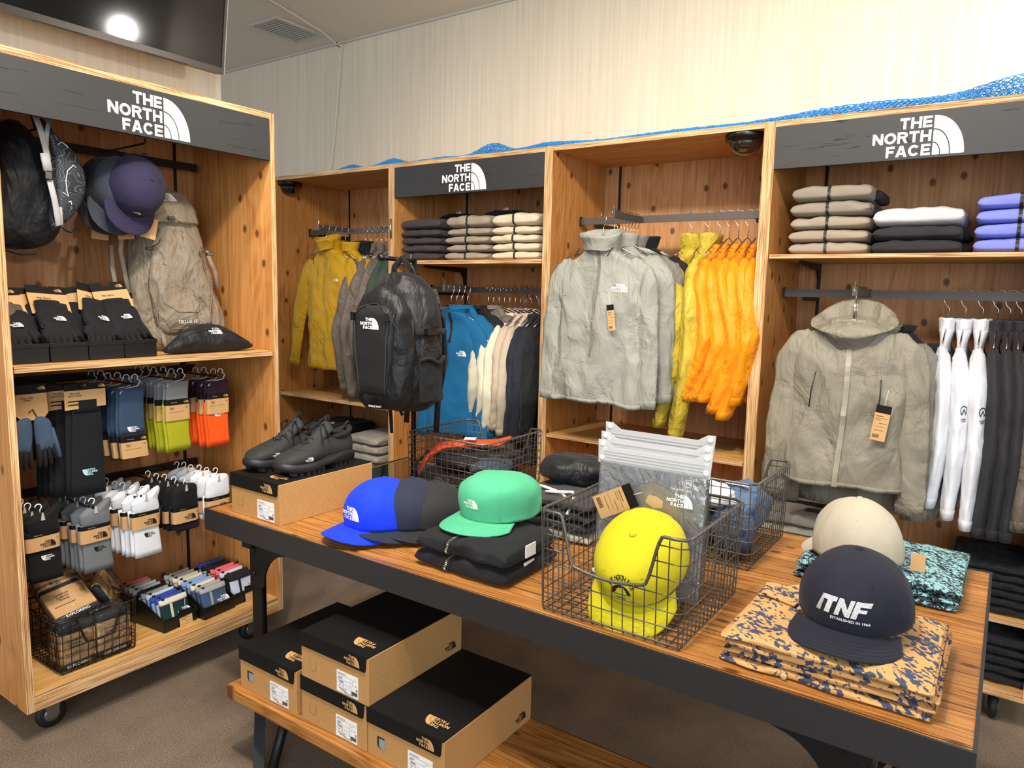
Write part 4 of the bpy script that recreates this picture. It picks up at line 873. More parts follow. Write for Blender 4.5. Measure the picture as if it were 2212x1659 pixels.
def tnf(t, crown, sf, H):
    rows = []; W_ = .23; hh = .30
    shapes = {'T': [((0, 1), (.78, 1))], }
    def inside(x, y):
        # three blocky letters on a 0..1 field, drawn wide
        if 0 <= x < .30: return (.74 < y) or (.10 < x < .22)
        if .33 <= x < .66: u = (x - .33) / .33; return u < .30 or u > .72 or abs((1 - y) - (u - .1) / .8) < .22
        if .69 <= x < 1.0: u = (x - .69) / .31; return u < .36 or y > .76 or (.40 < y < .60 and u < .85)
        return False
    N = 15; q = []
    for j in range(N):
        y = (j + .5) / N; x = 0; run = None; st = -.09 + .05 * y
        q.append([(st, (j + .12) / N), (.02, (j + .12) / N), (.02, (j + .62) / N), (st, (j + .62) / N)])
        for i in range(121):
            xx = i / 120; ins = inside(xx, y) and i < 120
            if ins and run is None: run = xx
            if not ins and run is not None:
                q.append([(run, (j + .08) / N), (xx, (j + .08) / N), (xx, (j + .80) / N), (run, (j + .80) / N)]); run = None
    q = [[((x - .5) * 2.45 + y * .25, y - .5) for x, y in f] for f in q]
    stamp(q, .032, crown, M_WHITE, (.0, -.2, H * .50), surf=sf, name='emblem'); stamp(text_polys('ESTABLISHED IN 1966', .02), .0048, crown, M_WHITE, (.014, -.2, H * .50 - .0225), surf=sf, name='emblem_text')
cap('dark navy cap with white striped lettering on the patterned shirts', F_TNF, (-.200, 1.468, .792), (radians(3), 0, radians(-3)), extra=tnf, H=.122, seed=7)
bg = cap('pale beige cap seen from behind, on the blue patterned shorts', F_BEIGECAP, (-.262, 1.875, .770), (radians(4), 0, radians(214)), H=.135, seed=8)
MB().tube([Vector((.032 * cos(a), .111 - .004 * sin(a), .002 + .030 * sin(a))) for a in [pi * i / 14 for i in range(15)]], .0018, 6).build('back_opening_trim', F_BEIGECAP, bg, True)
def yel(t, crown, sf, H):
    for i, ch in enumerate('THE NORTH FACE'):
        if ch == ' ': continue
        a = radians(148 - i * 116 / 13); c = Vector((.030 * cos(a), -.2, H * .58 + .030 * sin(a))); ux = Vector((sin(a), 0, -cos(a))); uz = Vector((cos(a), 0, sin(a)))
        stamp(text_polys(ch, .02), .0075, crown, M_BLACKINK, c, ux, uz, 'emblem_letter', surf=sf)
    q = []; n = 12
    for i in range(n):
        a, b = pi * i / n, pi * (i + 1) / n; q.append([(.0, 0), (cos(a), sin(a) * .95), (cos(b), sin(b) * .95)])
    q2 = [[(x * .022, z * .020) for x, z in f] for f in q]; stamp(q2, 1, crown, M_BLACKINK, (0, -.2, H * .58), surf=sf, name='emblem')
    stamp(text_polys('1966', .02), .0075, crown, M_BLACKINK, (0, -.2, H * .58 - .011), surf=sf, name='emblem_text')
    pk = [[(-.013, .003), (-.002, .014), (.001, .003)], [(-.002, .003), (.007, .016), (.015, .003)]]; stamp(pk, 1, crown, F_YELCAP, (0, -.2, H * .58), surf=lambda p: sf(p) - Vector((0, .0012, 0)), name='emblem_peak')
cap('bright yellow cap hanging brim down inside the front wire basket', F_YELCAP, (-.612, 1.402, .815), (radians(40), 0, radians(3)), extra=yel, H=.097, seed=9)

# ================================================================ sweatshirts, patterned shirts, shorts
F_SWEAT = fabric('black_sweat_fleece', '19191c', .35); ZS = plain('silver_zip', 'a9a28f', .3, .8)
for i, (z, lb) in enumerate(((.703, 'black folded zip sweatshirt, the lower of two under the green cap'), (.747, 'black folded zip sweatshirt directly under the green cap'))):
    t = folded((-1.040 + .006 * i, 1.415 - .004 * i, z), .285 - .01 * i, .235, .047, F_SWEAT, lb, seed=141 + i * 3, cat='folded sweatshirt', name='folded_sweatshirt', amp=.008)
    b = t.children[0]; vv = [tuple(v.co) for v in b.data.vertices]; bv = BVHTree.FromPolygons([Vector(v) for v in vv], [p.vertices[:] for p in b.data.polygons]); q = []
    for k in range(38):
        a = radians(-50 + 150 * k / 37); dr = Vector((0, -cos(a), sin(a))); o_ = Vector((-.035 + .01 * sin(a), -.085, .022))
        p = bv.ray_cast(o_, dr)[0]
        if p is not None: p = p + dr * .001; q.append(p)
    zz = MB()
    for k in range(len(q) - 1):
        s_ = -.0035 if k % 2 else .0035; zz.tube([q[k] + Vector((s_, 0, 0)), q[k + 1] + Vector((-s_, 0, 0))], .0009, 5)
    zz.build('zip', ZS, t)
    rg = MB()
    for off in (-.011, .011): rg.tube([p + Vector((off, 0, 0)) for p in q], .0008, 5)
    rg.build('seam', F_SWEAT, t, True)
    MB().box(.128, .131, -.03, .012, .010, .040).xf(Matrix.Translation((.006, 0, 0))).build('side_label', M_WHITE, t)
tg = MB().box(-.075, -.020, -.085, -.045, .049, .0502).xf(Matrix.Rotation(-.2, 4, 'Z')).build('price_tag', M_TAN, t)
M_PRINT1 = printed('ochre_lightning_print', 'cf9d60', '39435f', 36, .545, 1.0); M_PRINT2 = printed('aqua_lightning_print', '86b6ba', '151a28', 56, .49, 1.0)
def shirtstack(x, y, n, w, d, h, mat, nm, cat, labels, seeds, collar=False):
    z = TZ
    for i in range(n):
        t = folded((x + .004 * ((i * 7) % 3 - 1), y + .003 * ((i * 5) % 3 - 1), z), w, d, h, mat, labels[i], seed=seeds + i * 2.3, cat=cat, name=nm, amp=.0045)
        if collar:
            if i in (0, n - 1):
                MB().lathe([(.0003, .0), (.0055, .0), (.006, .0015), (.004, .0028), (.0003, .0022)], 14, (-.04 if i else -.055, -d / 2 - .002, h * .55), 'y').build('button', plain('horn_button', 'c9ad84', .25), t, True)
            if i == n - 1:
                for p in (((-.165, .06), (-.10, .155), (-.055, .13), (-.085, .03)), ((-.06, .14), (-.02, .158), (.01, .12), (-.045, .09))):
                    MB().prism(list(p), h, h + .006, 'xy').build('collar_flap', mat, t, bevel=.003)
        z += h * .98
shirtstack(-.222, 1.445, 4, .352, .315, .0155, M_PRINT1, 'folded_shirt', 'folded shirt', ['ochre lightning-print folded shirt, bottom of the four', 'ochre lightning-print folded shirt, second from the bottom', 'ochre lightning-print folded shirt, third from the bottom', 'ochre lightning-print folded shirt directly under the dark navy cap'], 150, True)
shirtstack(-.215, 1.965, 3, .350, .330, .018, M_PRINT2, 'folded_shorts', 'folded shorts', ['aqua and navy print shorts, bottom of the three', 'aqua and navy print shorts, middle of the three', 'aqua and navy print shorts directly under the beige cap'], 160)
MB().box(-.10, -.06, -.06, -.0595, .765, .80).xf(Matrix.Translation((-.08, 1.88, 0)))
t = thing('price_tag', 'brown price tag sticking out behind the beige cap', 'tag', (-.135, 1.865, .757)); MB().box(-.012, .018, 0, .001, .003, .045).build('tag_card', M_TAN, t)

# ================================================================ shoe boxes
def shoebox(pos, w, L, h, label, hole, side_logo=True, top_logo=True, lidflap=.040):
    t = thing('shoe_box', label, 'shoe box', pos, 0, 'shoe boxes')
    m = MB().box(-w / 2, w / 2, .0, L, 0, h - .003); m.build('carton', M_CARD, t, bevel=.0015)
    ld = MB().box(-w / 2 + .0015, w / 2 - .0015, -.001, L, h - .003, h).prism([(-w / 2 - .001, h), (-w / 2 - .001, h - lidflap), (w / 2 - .012, h - lidflap), (w / 2 - .009, h - lidflap + .004), (w / 2 - .006, h)], -.0035, -.001, 'xz')
    lid = ld.build('lid', M_PAPERBLK, t)
    stamp(LOGO, lidflap * .62, lid, M_TANINK, (w / 2 - .052, -.0036, h - lidflap * .52), name='logo')
    if top_logo: stamp(LOGO, .034, lid, M_TANINK, (w / 2 - .062, .045, h + .0002), (-1, 0, 0), (0, -1, 0), name='logo', lift=.0006)
    if side_logo: stamp(LOGO, .022, t.children[0], M_BLACKINK, (w / 2 + .0002, L - .05, .030), (0, 1, 0), (0, 0, 1), name='logo')
    lb = MB().box(.012, .088, -.0012, -.0002, .006, .062).build('label', M_LABEL, t)
    q = []; r = lambda a, b, c, d: q.append([(a, c), (b, c), (b, d), (a, d)])
    for z in (.052, .0405, .0305, .0215): r(.014, .063 if z < .05 else .086, z, z + .0004)
    r(.063, .0634, .012, .050)
    for i in range(15): r(.065 + i * .00138, .0657 + i * .00138 + .0004 * (i % 3), .012, .022)
    for z, a, b in ((.046, .019, .034), (.0425, .019, .028), (.036, .019, .036), (.0335, .022, .038), (.026, .022, .028), (.0255, .034, .039), (.0165, .020, .046), (.0125, .026, .050), (.009, .040, .070), (.046, .068, .073), (.037, .068, .072), (.037, .078, .083)):
        x = a
        while x < b: r(x, min(b, x + .0016), z, z + .0018); x += .0024
    rq = []; ringpart(rq, .084, .028, .003, .003, .0015, 0, 360, 8); q += rq
    quads_to_mb(q, lambda a, b: Vector((a, -.0018, b))).build('label_print', M_BLACKINK, lb, fix=False)
    stamp(text_polys('NFW52410', .0), .0042, lb, M_BLACKINK, (.032, -.0012, .0565), name='label_print')
    if hole:
        o = arc(-w / 2 + .045, .040, .012, 180, 360, 10); poly = [(a, b) for a, b in o] + [(-w / 2 + .057, .058), (-w / 2 + .033, .058)]
        hp = MB().prism(poly, -.0006, .0004, 'xz').build('finger_hole', plain('box_dark', '15120f', .9), t); MB().prism([(a * .8 + (-w / 2 + .045) * .2 + .004, b * .85 + .005) for a, b in poly], -.0010, -.0006, 'xz').build('tissue', plain('tissue', '8c98a6', .6), hp)
    else:
        pts = [Vector((a, -.0004, b)) for a, b in arc(-w / 2 + .045, .040, .012, 180, 360, 12)] ; pts = [Vector((-w / 2 + .033, -.0004, .058))] + pts + [Vector((-w / 2 + .057, -.0004, .058))]
        MB().tube(pts, .0006, 4).build('finger_hole_cut', plain('card_shadow', '8a6539', .9), t)
    return t
SBZ = .25
shoebox((-1.598, 1.172, SBZ), .243, .36, .1245, 'shoe box on the left of the lower shelf with an open finger hole', True)
shoebox((-1.335, 1.172, SBZ), .241, .36, .1245, 'shoe box in the middle of the lower shelf, under another box', False, top_logo=False)
shoebox((-1.326, 1.168, SBZ + .1245), .246, .36, .1255, 'topmost shoe box of the lower shelf, standing on the middle one', False)
shoebox((-1.089, 1.172, SBZ), .243, .36, .1245, 'shoe box on the right of the lower shelf', True)
tb_box = shoebox((-1.7815, 1.277, TZ), .227, .362, .124, 'shoe box on the tabletop carrying the hiking shoes', False, side_logo=False, top_logo=True)
tb_box['group'] = ''
del tb_box['group']

# ================================================================ hiking shoes
F_SHOE = plain('black_nubuck', '232322', .75); F_SOLE = plain('black_rubber_sole', '1b1b1d', .55); F_LACE = fabric('black_lace', '151515', .1)
def shoe(pos, rotz, label, mir=1):
    t = thing('hiking_shoe', label, 'shoe', pos, rotz); L = .29
    def hwid(y):   # y 0 toe .. 1 heel
        return lerp_t([(0, .012), (.03, .028), (.10, .042), (.28, .050), (.55, .040), (.85, .037), (.96, .030), (1, .016)], y)
    def htop(y): return lerp_t([(0, .045), (.06, .062), (.18, .072), (.34, .084), (.52, .106), (.60, .110), (.72, .095), (.86, .090), (.96, .102), (1, .098)], y)
    rings = []
    ys = [0, .015, .04, .08, .13, .19, .26, .33, .40, .47, .54, .60, .66, .72, .78, .84, .90, .95, .98, 1]
    for y in ys:
        w = hwid(y); z0 = .026; z1 = htop(y); ring = []
        for k in range(24):
            a = 2 * pi * k / 24; ca, sa = cos(a), sin(a); e = .8
            zc = (z0 + z1) / 2; zz = zc + (z1 - z0) / 2 * abs(sa) ** .85 * (1 if sa >= 0 else -1); ww = w * abs(ca) ** .75 * (1 if ca >= 0 else -1)
            nar = 1 - .42 * max(0, (zz - .055) / .075) * (1 if y > .25 else .6); ww *= max(.35, nar)
            ring.append((ww + .006 * sin(y * pi) * mir, y * L, zz))
        rings.append(ring)
    up = MB().loft(rings, cap0=True, cap1=True); upper = up.build('upper', F_SHOE, t, True)
    # collar opening
    MB().tube([Vector((.026 * cos(a) + .004 * mir, .235 + .048 * sin(a), .103 + .008 * sin(a) - .006 * abs(cos(a)))) for a in [2 * pi * i / 20 for i in range(20)]], .008, 8, closed=True).build('collar', fabric('padded_collar', '1a1a1a', .2), t, True)
    MB().lathe([(.0005, .0), (.022, .0), (.0225, -.004)], 18, (.004 * mir, .235, .106)).build('insole', plain('shoe_inside', '070707', .95), t)
    MB().tube([(.0, .284, .085), (.0, .294, .112), (.0, .288, .128), (.0, .274, .122), (.0, .272, .105)], .006, 8, flat=.3, up=(0, 1, 0)).build('heel_loop', F_LACE, t, True)
    # tongue with pull
    MB().grid(lambda u, v: Vector(((u - .5) * (.050 + .01 * v) + .004 * mir, .105 + v * .085, .080 + v * .060 - .018 * abs(u - .5) ** 1.5 * 4 + .004)), 8, 8).build('tongue', F_SHOE, t, True, solid=.007)
    MB().tube([(.003 * mir, .185, .135), (.003 * mir, .188, .158), (.003 * mir, .196, .160), (.003 * mir, .199, .135)], .007, 8, flat=.3, up=(0, 1, 0)).build('tongue_loop', F_LACE, t, True)
    # midsole and lugs
    rg = []
    for z, g in ((.010, .000), (.013, .003), (.022, .004), (.030, .003), (.036, -.002)):
        ring = []
        for i in range(len(ys)): ring.append((hwid(ys[i]) + g + .006 * sin(ys[i] * pi) * mir, ys[i] * L * 1.0 + (g * 1.2 if ys[i] > .9 else -g * 1.2 if ys[i] < .1 else 0), z + .010 * max(0, .14 - ys[i]) / .14 + (.012 * math.exp(-((ys[i] - .8) / .18) ** 2) if z > .02 else 0) + (.006 if .45 < ys[i] < .62 and z < .02 else 0)))
        for i in range(len(ys) - 1, -1, -1): ring.append((-hwid(ys[i]) - g + .006 * sin(ys[i] * pi) * mir, ring[i][1], ring[i][2]))
        rg.append(ring)
    sole = MB().loft(rg, cap0=True, cap1=True).build('sole', F_SOLE, t, True)
    for i in range(13):
        y = .03 + i * .0205
        if .145 < y < .175: continue
        w = hwid(y / L)
        zb_ = .0 + .008 * max(0, .05 - y) / .05
        for s_ in (-1, 1): MB().box(s_ * w * .45 + (0 if s_ > 0 else -w * .55) + .006 * sin(y / L * pi) * mir, s_ * w * .45 + (w * .55 if s_ > 0 else 0) + .006 * sin(y / L * pi) * mir, y - .006, y + .006, zb_, .016).build('lug', F_SOLE, sole)
    # laces
    la = MB(); ey = MB()
    rows = [(.088, .078), (.108, .086), (.128, .096), (.150, .108), (.170, .118)]
    for i, (y, z) in enumerate(rows):
        w = .026 - .002 * i
        for s_ in (-1, 1):
            ey.tube([Vector((s_ * (w + .008) + .004 * mir, y + .004 * cos(q), z - .022 + .0045 * sin(q) - 0)) for q in [2 * pi * k / 8 for k in range(8)]], .0022, 5, closed=True)
        if i < len(rows) - 1:
            y2, z2 = rows[i + 1]; la.tube([(-w - .006, y, z - .018), (-w * .4, y + .005, z + .002), (w * .5, y2 - .004, z2 + .003), (w + .004, y2, z2 - .018)], .0024, 6); la.tube([(w + .006, y, z - .018), (w * .4, y + .005, z + .004), (-w * .5, y2 - .004, z2 + .005), (-w - .004, y2, z2 - .018)], .0024, 6)
    la.tube([(0, .172, 0.130), (.02, .165, 0.139), (.038, .155, 0.124), (.045, .16, 0.102), (.03, .168, 0.114), (0, .172, 0.132)], .0024, 6); la.tube([(0, .172, 0.130), (-.02, .16, 0.140), (-.036, .15, 0.126), (-.042, .158, 0.104), (-.03, .168, 0.119), (0, .172, 0.132)], .0024, 6)
    la.tube([(0, .172, 0.132), (.018, .15, 0.124), (.045, .135, 0.084)], .0022, 6)
    la.build('laces', F_LACE, t, True); ey.build('lace_loops', M_BLKPL, t, True)
    sf = wrapper(up, (-1, 0, 0)); stamp(LOGO, .014, upper, M_WHITE, (.2, .075, .047), (0, 1, 0), (0, 0, 1), 'logo', surf=sf)
    MB().box(.0425, .0445, .255, .262, .024, .036).xf(Matrix.Translation((-.0075, 0, 0))).build('sole_mark', plain('yellow_mark', 'e0b71c', .4), sole)
    # toe cap and heel counter seams
    MB().tube([Vector((.0, 0, 0)) + p for p in [wrapper(up, (0, 0, -1), lift=.0004, back=.3)(Vector((x_, .062 + 9 * x_ * x_, .1))) for x_ in [-.042 + .006 * i for i in range(15)]]], .0012, 5).build('toe_seam', F_SHOE, upper, True)
    return t
SZ = TZ + .1243
shoe((-1.845, 1.298, SZ), radians(-1), 'black hiking shoe farther from the viewer on the table box', -1)
shoe((-1.728, 1.318, SZ), radians(3), 'black hiking shoe nearer the viewer on the table box', 1)

# ================================================================ wire baskets
def basket(pos, rotz, w, l, h, label, group='wire display baskets', mat=M_WIRE):
    t = thing('wire_basket', label, 'wire basket', pos, rotz, group); cr = .02
    xw = w / 2 - .05; dip = h * .52
    def zt(x): 
        a = abs(x)
        if a >= xw: return h
        k = min(1, (xw - a) / .035); k = k * k * (3 - 2 * k); return h - dip * (.82 * k + .18 * (1 - (a / xw) ** 2))
    rim = [(w / 2, l / 2, h), (w / 2, -l / 2 + .02, h), (w / 2 - .006, -l / 2 + .006, h), (w / 2 - .02, -l / 2, h)]
    xs = [xw + .004 - (2 * xw + .008) * i / 40 for i in range(41)]
    rim += [(x, -l / 2, zt(x)) for x in xs] + [(-w / 2 + .02, -l / 2, h), (-w / 2 + .006, -l / 2 + .006, h), (-w / 2, -l / 2 + .02, h), (-w / 2, l / 2 - .02, h), (-w / 2 + .02, l / 2, h), (w / 2 - .02, l / 2, h)]
    rim[0] = (w / 2, l / 2 - .02, h)
    MB().tube(rim, .0036, 8, closed=True).build('rim', mat, t, True)
    g = MB(); nx = int(round(w / .026)); ny = int(round(l / .024)); r = .0013
    for i in range(nx + 1):
        x = -w / 2 + .012 + (w - .024) * i / nx; z = zt(x) + .003
        g.tube([(x, -l / 2 - .003, z), (x, -l / 2 - .002, z - .01), (x, -l / 2 + .006, .006), (x, -l / 2 + .010, .0015), (x, l / 2 - .010, .0015), (x, l / 2 - .006, .006), (x, l / 2 + .002, h - .008), (x, l / 2 + .003, h + .003)], r, 5)
    for i in range(ny + 1):
        y = -l / 2 + .012 + (l - .024) * i / ny
        g.tube([(-w / 2 - .003, y, h + .003), (-w / 2 - .002, y, h - .008), (-w / 2 + .006, y, .006), (-w / 2 + .010, y, .0026), (w / 2 - .010, y, .0026), (w / 2 - .006, y, .006), (w / 2 + .002, y, h - .008), (w / 2 + .003, y, h + .003)], r, 5)
    nz_ = 7
    for j_ in range(nz_):
        z = .010 + (h - .028) * j_ / (nz_ - 1); k = z / h; a, b = w / 2 - .004 + .003 * k, l / 2 - .004 + .003 * k
        c = .012; pts = [(a, -b + c, z), (a, b - c, z), (a - c, b, z), (-a + c, b, z), (-a, b - c, z), (-a, -b + c, z)]
        if z < zt(0) - .004: g.tube([(a - c, -b, z)] + pts + [(-a + c, -b, z)], r * 1.1, 5, closed=True)
        else:
            xe = next((x for x in [i * .004 for i in range(60)] if zt(x) > z + .002), xw)
            g.tube([(xe, -b, z), (a - c, -b, z)] + pts + [(-a + c, -b, z), (-xe, -b, z)], r * 1.1, 5)
    g.build('wire_mesh', mat, t, True); return t
basket((-.626, 1.437, TZ), 0, .328, .345, .222, 'wire basket at the front of the table with the yellow cap inside')
basket((-.640, 1.925, TZ), pi, .320, .330, .222, 'wire basket behind the front one with blue-grey pouches inside', group='wire display baskets')
basket((-1.520, 1.995, TZ), pi, .345, .345, .190, 'wire basket beside the backpack stand with an orange strap inside')

# clear bags in the front basket
M_CLEAR = clearplastic('clear_vinyl', (.9, .94, 1, 1), .04, .10, 1.8); M_BAND = clearplastic('vinyl_band', (.78, .78, .79, 1), .2, .5)
for i, (x, y, z, lb) in enumerate(((-.642, 1.486, .708, 'clear vinyl pouch with an eyelet band, nearest the yellow cap'), (-.650, 1.512, .722, 'clear vinyl pouch, the middle one of three'), (-.655, 1.540, .740, 'clear vinyl pouch standing highest, at the back'))):
    t = thing('vinyl_pouch', lb, 'pouch', (x, y, z), 0, rot=(radians(-3), 0, radians(1 - i)))
    w, h = .262, .285
    m = MB().loft([superring(0, 0, zz, w / 2, .0075 * sin(pi * min(1, max(.08, (zz + .01) / (h + .02)))) + .001, 24, 5, None) for zz in [h * k / 10 for k in range(11)]]); m.build('film', M_CLEAR, t, True)
    b = MB().prism([(-w / 2 - .003, h - .004), (w / 2 + .003, h - .004), (w / 2 + .006, h + .050), (w / 2 - .012, h + .050), (w / 2 - .035, h + .036), (-w / 2 + .035, h + .036), (-w / 2 + .012, h + .050), (-w / 2 - .006, h + .050)], -.0012, .0012, 'xz').build('top_band', M_BAND, t)
    for q in range(4): MB().box(-w / 2 + .01, w / 2 - .01, -.0024, -.0012, h + .003 + q * .007, h + .005 + q * .007).build('zip_ridge', M_BAND, b)
    for ex, ez in ((-w / 2 + .006, h + .040), (w / 2 - .006, h + .040), (-w / 2 + .006, h + .008), (w / 2 - .006, h + .008), (-w / 2 + .004, .02)):
        MB().lathe([(.0028, -.003), (.0062, -.003), (.0064, -.001), (.0064, .002), (.0028, .002)], 16, (ex, 0, ez), 'y').build('eyelet', M_WHITE, t, True)
    if i == 0:
        stamp(LOGO, .028, t, M_WHITE, (.075, -.010, .225)); stamp(text_polys('THE NORTH FACE', .0), .004, t, M_WHITE, (.075, -.010, .25), name='lettering')
F_STRAW = fabric('straw_weave', 'b89a68', .1, weave=260)
t = thing('straw_cap', 'woven straw-coloured cap inside the clear vinyl pouches', 'cap', (-.645, 1.499, .835), 0); MB().loft([superring(0, 0, z, .075 * (1 - (z / .125) ** 3) ** .5 + .001, .010 * (1 - (z / .125) ** 4) + .001, 24, 2.2) for z in [0, .02, .04, .06, .08, .095, .108, .117, .1225, .1249]], cap0=True).xf(Matrix.Rotation(radians(12), 4, 'Y')).build('crown', F_STRAW, t, True)
t = thing('price_tag', 'brown price tag with black head inside the clear vinyl pouches', 'tag', (-.668, 1.470, .935), 0); tt = hang_tag(t, .0, -.002, 0, .105, .055, rot=radians(62), cord=.02)

# ================================================================ lumps of merchandise
def lump_mb(rx, ry, rz, seed=0, amp=.18, flat=.0, n=26, m=16):
    rings = []
    for j_ in range(1, m):
        ph = pi * j_ / m; ring = []
        for k in range(n):
            a = 2 * pi * k / n; d = Vector((sin(ph) * cos(a), sin(ph) * sin(a), -cos(ph))); d2 = Vector([abs(c) ** .8 * (1 if c > 0 else -1) for c in d])
            s_ = 1 + amp * noise.noise(d * 2.2 + Vector((seed * 3.1, 0, 0))) + amp * .5 * noise.noise(d * 6 + Vector((0, seed * 2.3, 0)))
            ring.append((d2.x * rx * s_, d2.y * ry * s_, max(-rz, d2.z * rz * s_)))
        rings.append(ring)
    return MB().loft(rings, cap0=True, cap1=True)
def lump(name, label, cat, pos, r, mat, seed=0, rot=(0, 0, 0), amp=.18, group=None, strap=None, zipc=None):
    t = thing(name, label, cat, pos, 0, group, rot=rot); b = lump_mb(*r, seed=seed, amp=amp); o = b.build('pouch_body', mat, t, True)
    if strap: MB().tube([(-r[0] * .6, 0, r[2] * .95), (-r[0] * .1, -r[1] * .5, r[2] * 1.08), (r[0] * .5, -r[1] * .1, r[2] * 1.0)], .006, 8, flat=.3).build('strap', strap, t, True)
    if zipc:
        sf = wrapper(b, (0, 0, -1)); MB().tube([sf(Vector((-r[0] * .7 + r[0] * 1.4 * i / 12, -r[1] * .25, .1))) for i in range(13)], .002, 5).build('zip', zipc, t, True)
    return t
F_DKNYL = fabric('black_ripstop', '1b1b1d', .5, rough=.5); F_SLATE = fabric('slate_ripstop', '3a4658', .5, rough=.55); F_BLUEG = fabric('blue_grey_ripstop', '4c6685', .5, rough=.55); F_ORG = fabric('orange_ripstop', 'd9481a', .5, rough=.5); F_GREYL = fabric('light_grey_cloth', 'a7a9ad', .4); F_WCL = fabric('white_cloth', 'd8d8d8', .4)
# beside-stand basket
for i, (x, y, z, r, m_, lb, rt) in enumerate((
    (-1.60, 1.93, .735, (.085, .10, .030), F_DKNYL, 'black packed pouch at the near left of the orange strap basket', .3), (-1.45, 1.93, .735, (.08, .10, .030), F_DKNYL, 'black packed pouch low at the near right of the basket', -.4),
    (-1.52, 2.07, .738, (.11, .08, .033), F_DKNYL, 'black packed pouch low at the back of the basket', .1), (-1.55, 1.96, .790, (.10, .085, .026), F_DKNYL, 'black ripstop pouch under the orange strap', -.2),
    (-1.43, 1.97, .785, (.075, .09, .024), F_SLATE, 'slate blue folded pouch near the green cap', .5), (-1.50, 2.06, .800, (.11, .07, .024), F_DKNYL, 'black zipped pouch on top of the pile in the basket', .2))):
    lump('packed_pouch', lb, 'pouch', (x, y, z), r, m_, 7 + i, (0, 0, rt), .22, strap=F_LACE if i % 2 else None, zipc=ZD if i > 2 else None)
t = thing('waist_strap', 'orange padded strap draped over the black pouches', 'strap', (-1.52, 1.96, .81))
MB().tube([(-.135, -.11, -.06), (-.125, -.08, .0), (-.10, -.03, .028), (-.05, .02, .036), (.01, .05, .040), (.06, .085, .042), (.10, .11, .062)], [.010, .016, .022, .022, .020, .022, .010], 10, flat=.45).build('strap_body', F_ORG, t, True)
MB().box(-.02, .02, -.0, .03, .058, .061).xf(Matrix.Rotation(.5, 4, 'Z')).build('care_label', M_WHITE, t)
MB().tube([(-.142, -.118, -.075), (-.150, -.115, -.03), (-.118, -.075, .015)], .009, 8, flat=.4).build('strap_edge', F_DKNYL, t, True)
# basket behind
for i, (x, y, z, r, m_, lb, rt) in enumerate((
    (-.56, 1.86, .765, (.055, .075, .055), F_SLATE, 'dark slate bag standing at the near right of the rear basket', .3), (-.69, 1.86, .760, (.07, .07, .05), F_DKNYL, 'black bag hidden low behind the clear pouches', .1),
    (-.585, 1.97, .800, (.075, .08, .070), F_BLUEG, 'blue-grey bag bulging against the right side of the rear basket', -.3), (-.70, 1.99, .790, (.075, .07, .06), F_SLATE, 'slate bag at the back left of the rear basket', .2), (-.655, 1.90, .845, (.085, .06, .030), F_WCL, 'white cloth bag on top of the slate ones', .2), (-.60, 1.90, .770, (.022, .05, .05), F_GREYL, 'light grey bag strip between the blue-grey ones', .8))):
    lump('packed_bag', lb, 'bag', (x, y, z), r, m_, 21 + i, (0, 0, rt), .25, strap=M_WHITE if i == 2 else None)
# trousers and black roll between the baskets
z = TZ
for i in range(4):
    tt = folded((-1.010, 1.800, z), .25, .27, .030, [C_PGREY, C_CHAR, C_CHAR, F_DKGREY][i], ['warm grey folded trousers at the bottom between the baskets', 'charcoal folded trousers, second from the bottom between the baskets', 'charcoal folded trousers, third in the pile between the baskets', 'dark grey shorts with a white drawstring between the baskets'][i], seed=170 + i, cat='folded trousers', name='folded_trousers', amp=.006); z += .0295
MB().tube([(-.08, -.06, .034), (-.04, -.085, .040), (.0, -.09, .036), (.03, -.10, .030), (.015, -.12, .010)], .0045, 6).tube([(0, -.09, .036), (.04, -.075, .038), (.06, -.105, .026), (.055, -.132, -.01)], .0045, 6).tube([(0, -.09, .036), (-.03, -.105, .034), (.01, -.11, .042), (.03, -.09, .04)], .0045, 6).build('drawstring', M_WHITE, tt, True)
lump('packed_jacket', 'black bundled jacket lying on the drawstring shorts', 'bag', (-1.045, 1.865, z + .038), (.105, .085, .042), F_DKNYL, 33, (0, 0, .2), .12)
# ================================================================ left unit goods (local -Y faces the aisle, local X runs away from the viewer)
QT = pi / 2
def pillow_mb(outline, th, lip=.12, plane_y=0, wr=0, seed=0, back=True):
    """puffed shape from an outline in x,z"""
    cx = sum(p[0] for p in outline) / len(outline); cz = sum(p[1] for p in outline) / len(outline)
    def ring(s, sg): 
        y = th * (1 - s ** 2.6) ** .5
        return [(cx + (x - cx) * s, plane_y + sg * (y + wr * s * nz(x * 22 + seed, z * 22, s * 4) * (1 if s < .95 else 0)), cz + (z - cz) * s) for x, z in outline]
    ss = [.06, .3, .5, .68, .82, .92, .98, 1.0]; rings = [ring(s, -1) for s in ss] + ([ring(s, 1) for s in ss[::-1][1:]] if back else [])
    return MB().loft(rings, cap0=True, cap1=back)
def smooth_outline(pts, n=6):
    out = []; m = len(pts)
    for i in range(m):
        p0, p1, p2, p3 = [Vector(pts[(i + k) % m]) for k in (-1, 0, 1, 2)]
        for j in range(n):
            k = j / n; out.append(tuple(.5 * ((2 * p1) + (p2 - p0) * k + (2 * p0 - 5 * p1 + 4 * p2 - p3) * k * k + (3 * p1 - p0 - 3 * p2 + p3) * k ** 3)))
    return out
def lettering(s, h, parent, mat, x, y, z, bold=.01, name='print'):
    return stamp(text_polys(s, bold), h, parent, mat, (x, y, z), lift=.0005, name=name)
K_BLUE = fabric('denim_blue_knit', '33455f', .1, weave=300); K_DKB = fabric('navy_knit', '15181f', .1); K_GREYM = fabric('marl_grey_knit', '7d7f80', .1, weave=300); K_LIME = fabric('lime_knit', 'a6a41a', .1, weave=300)
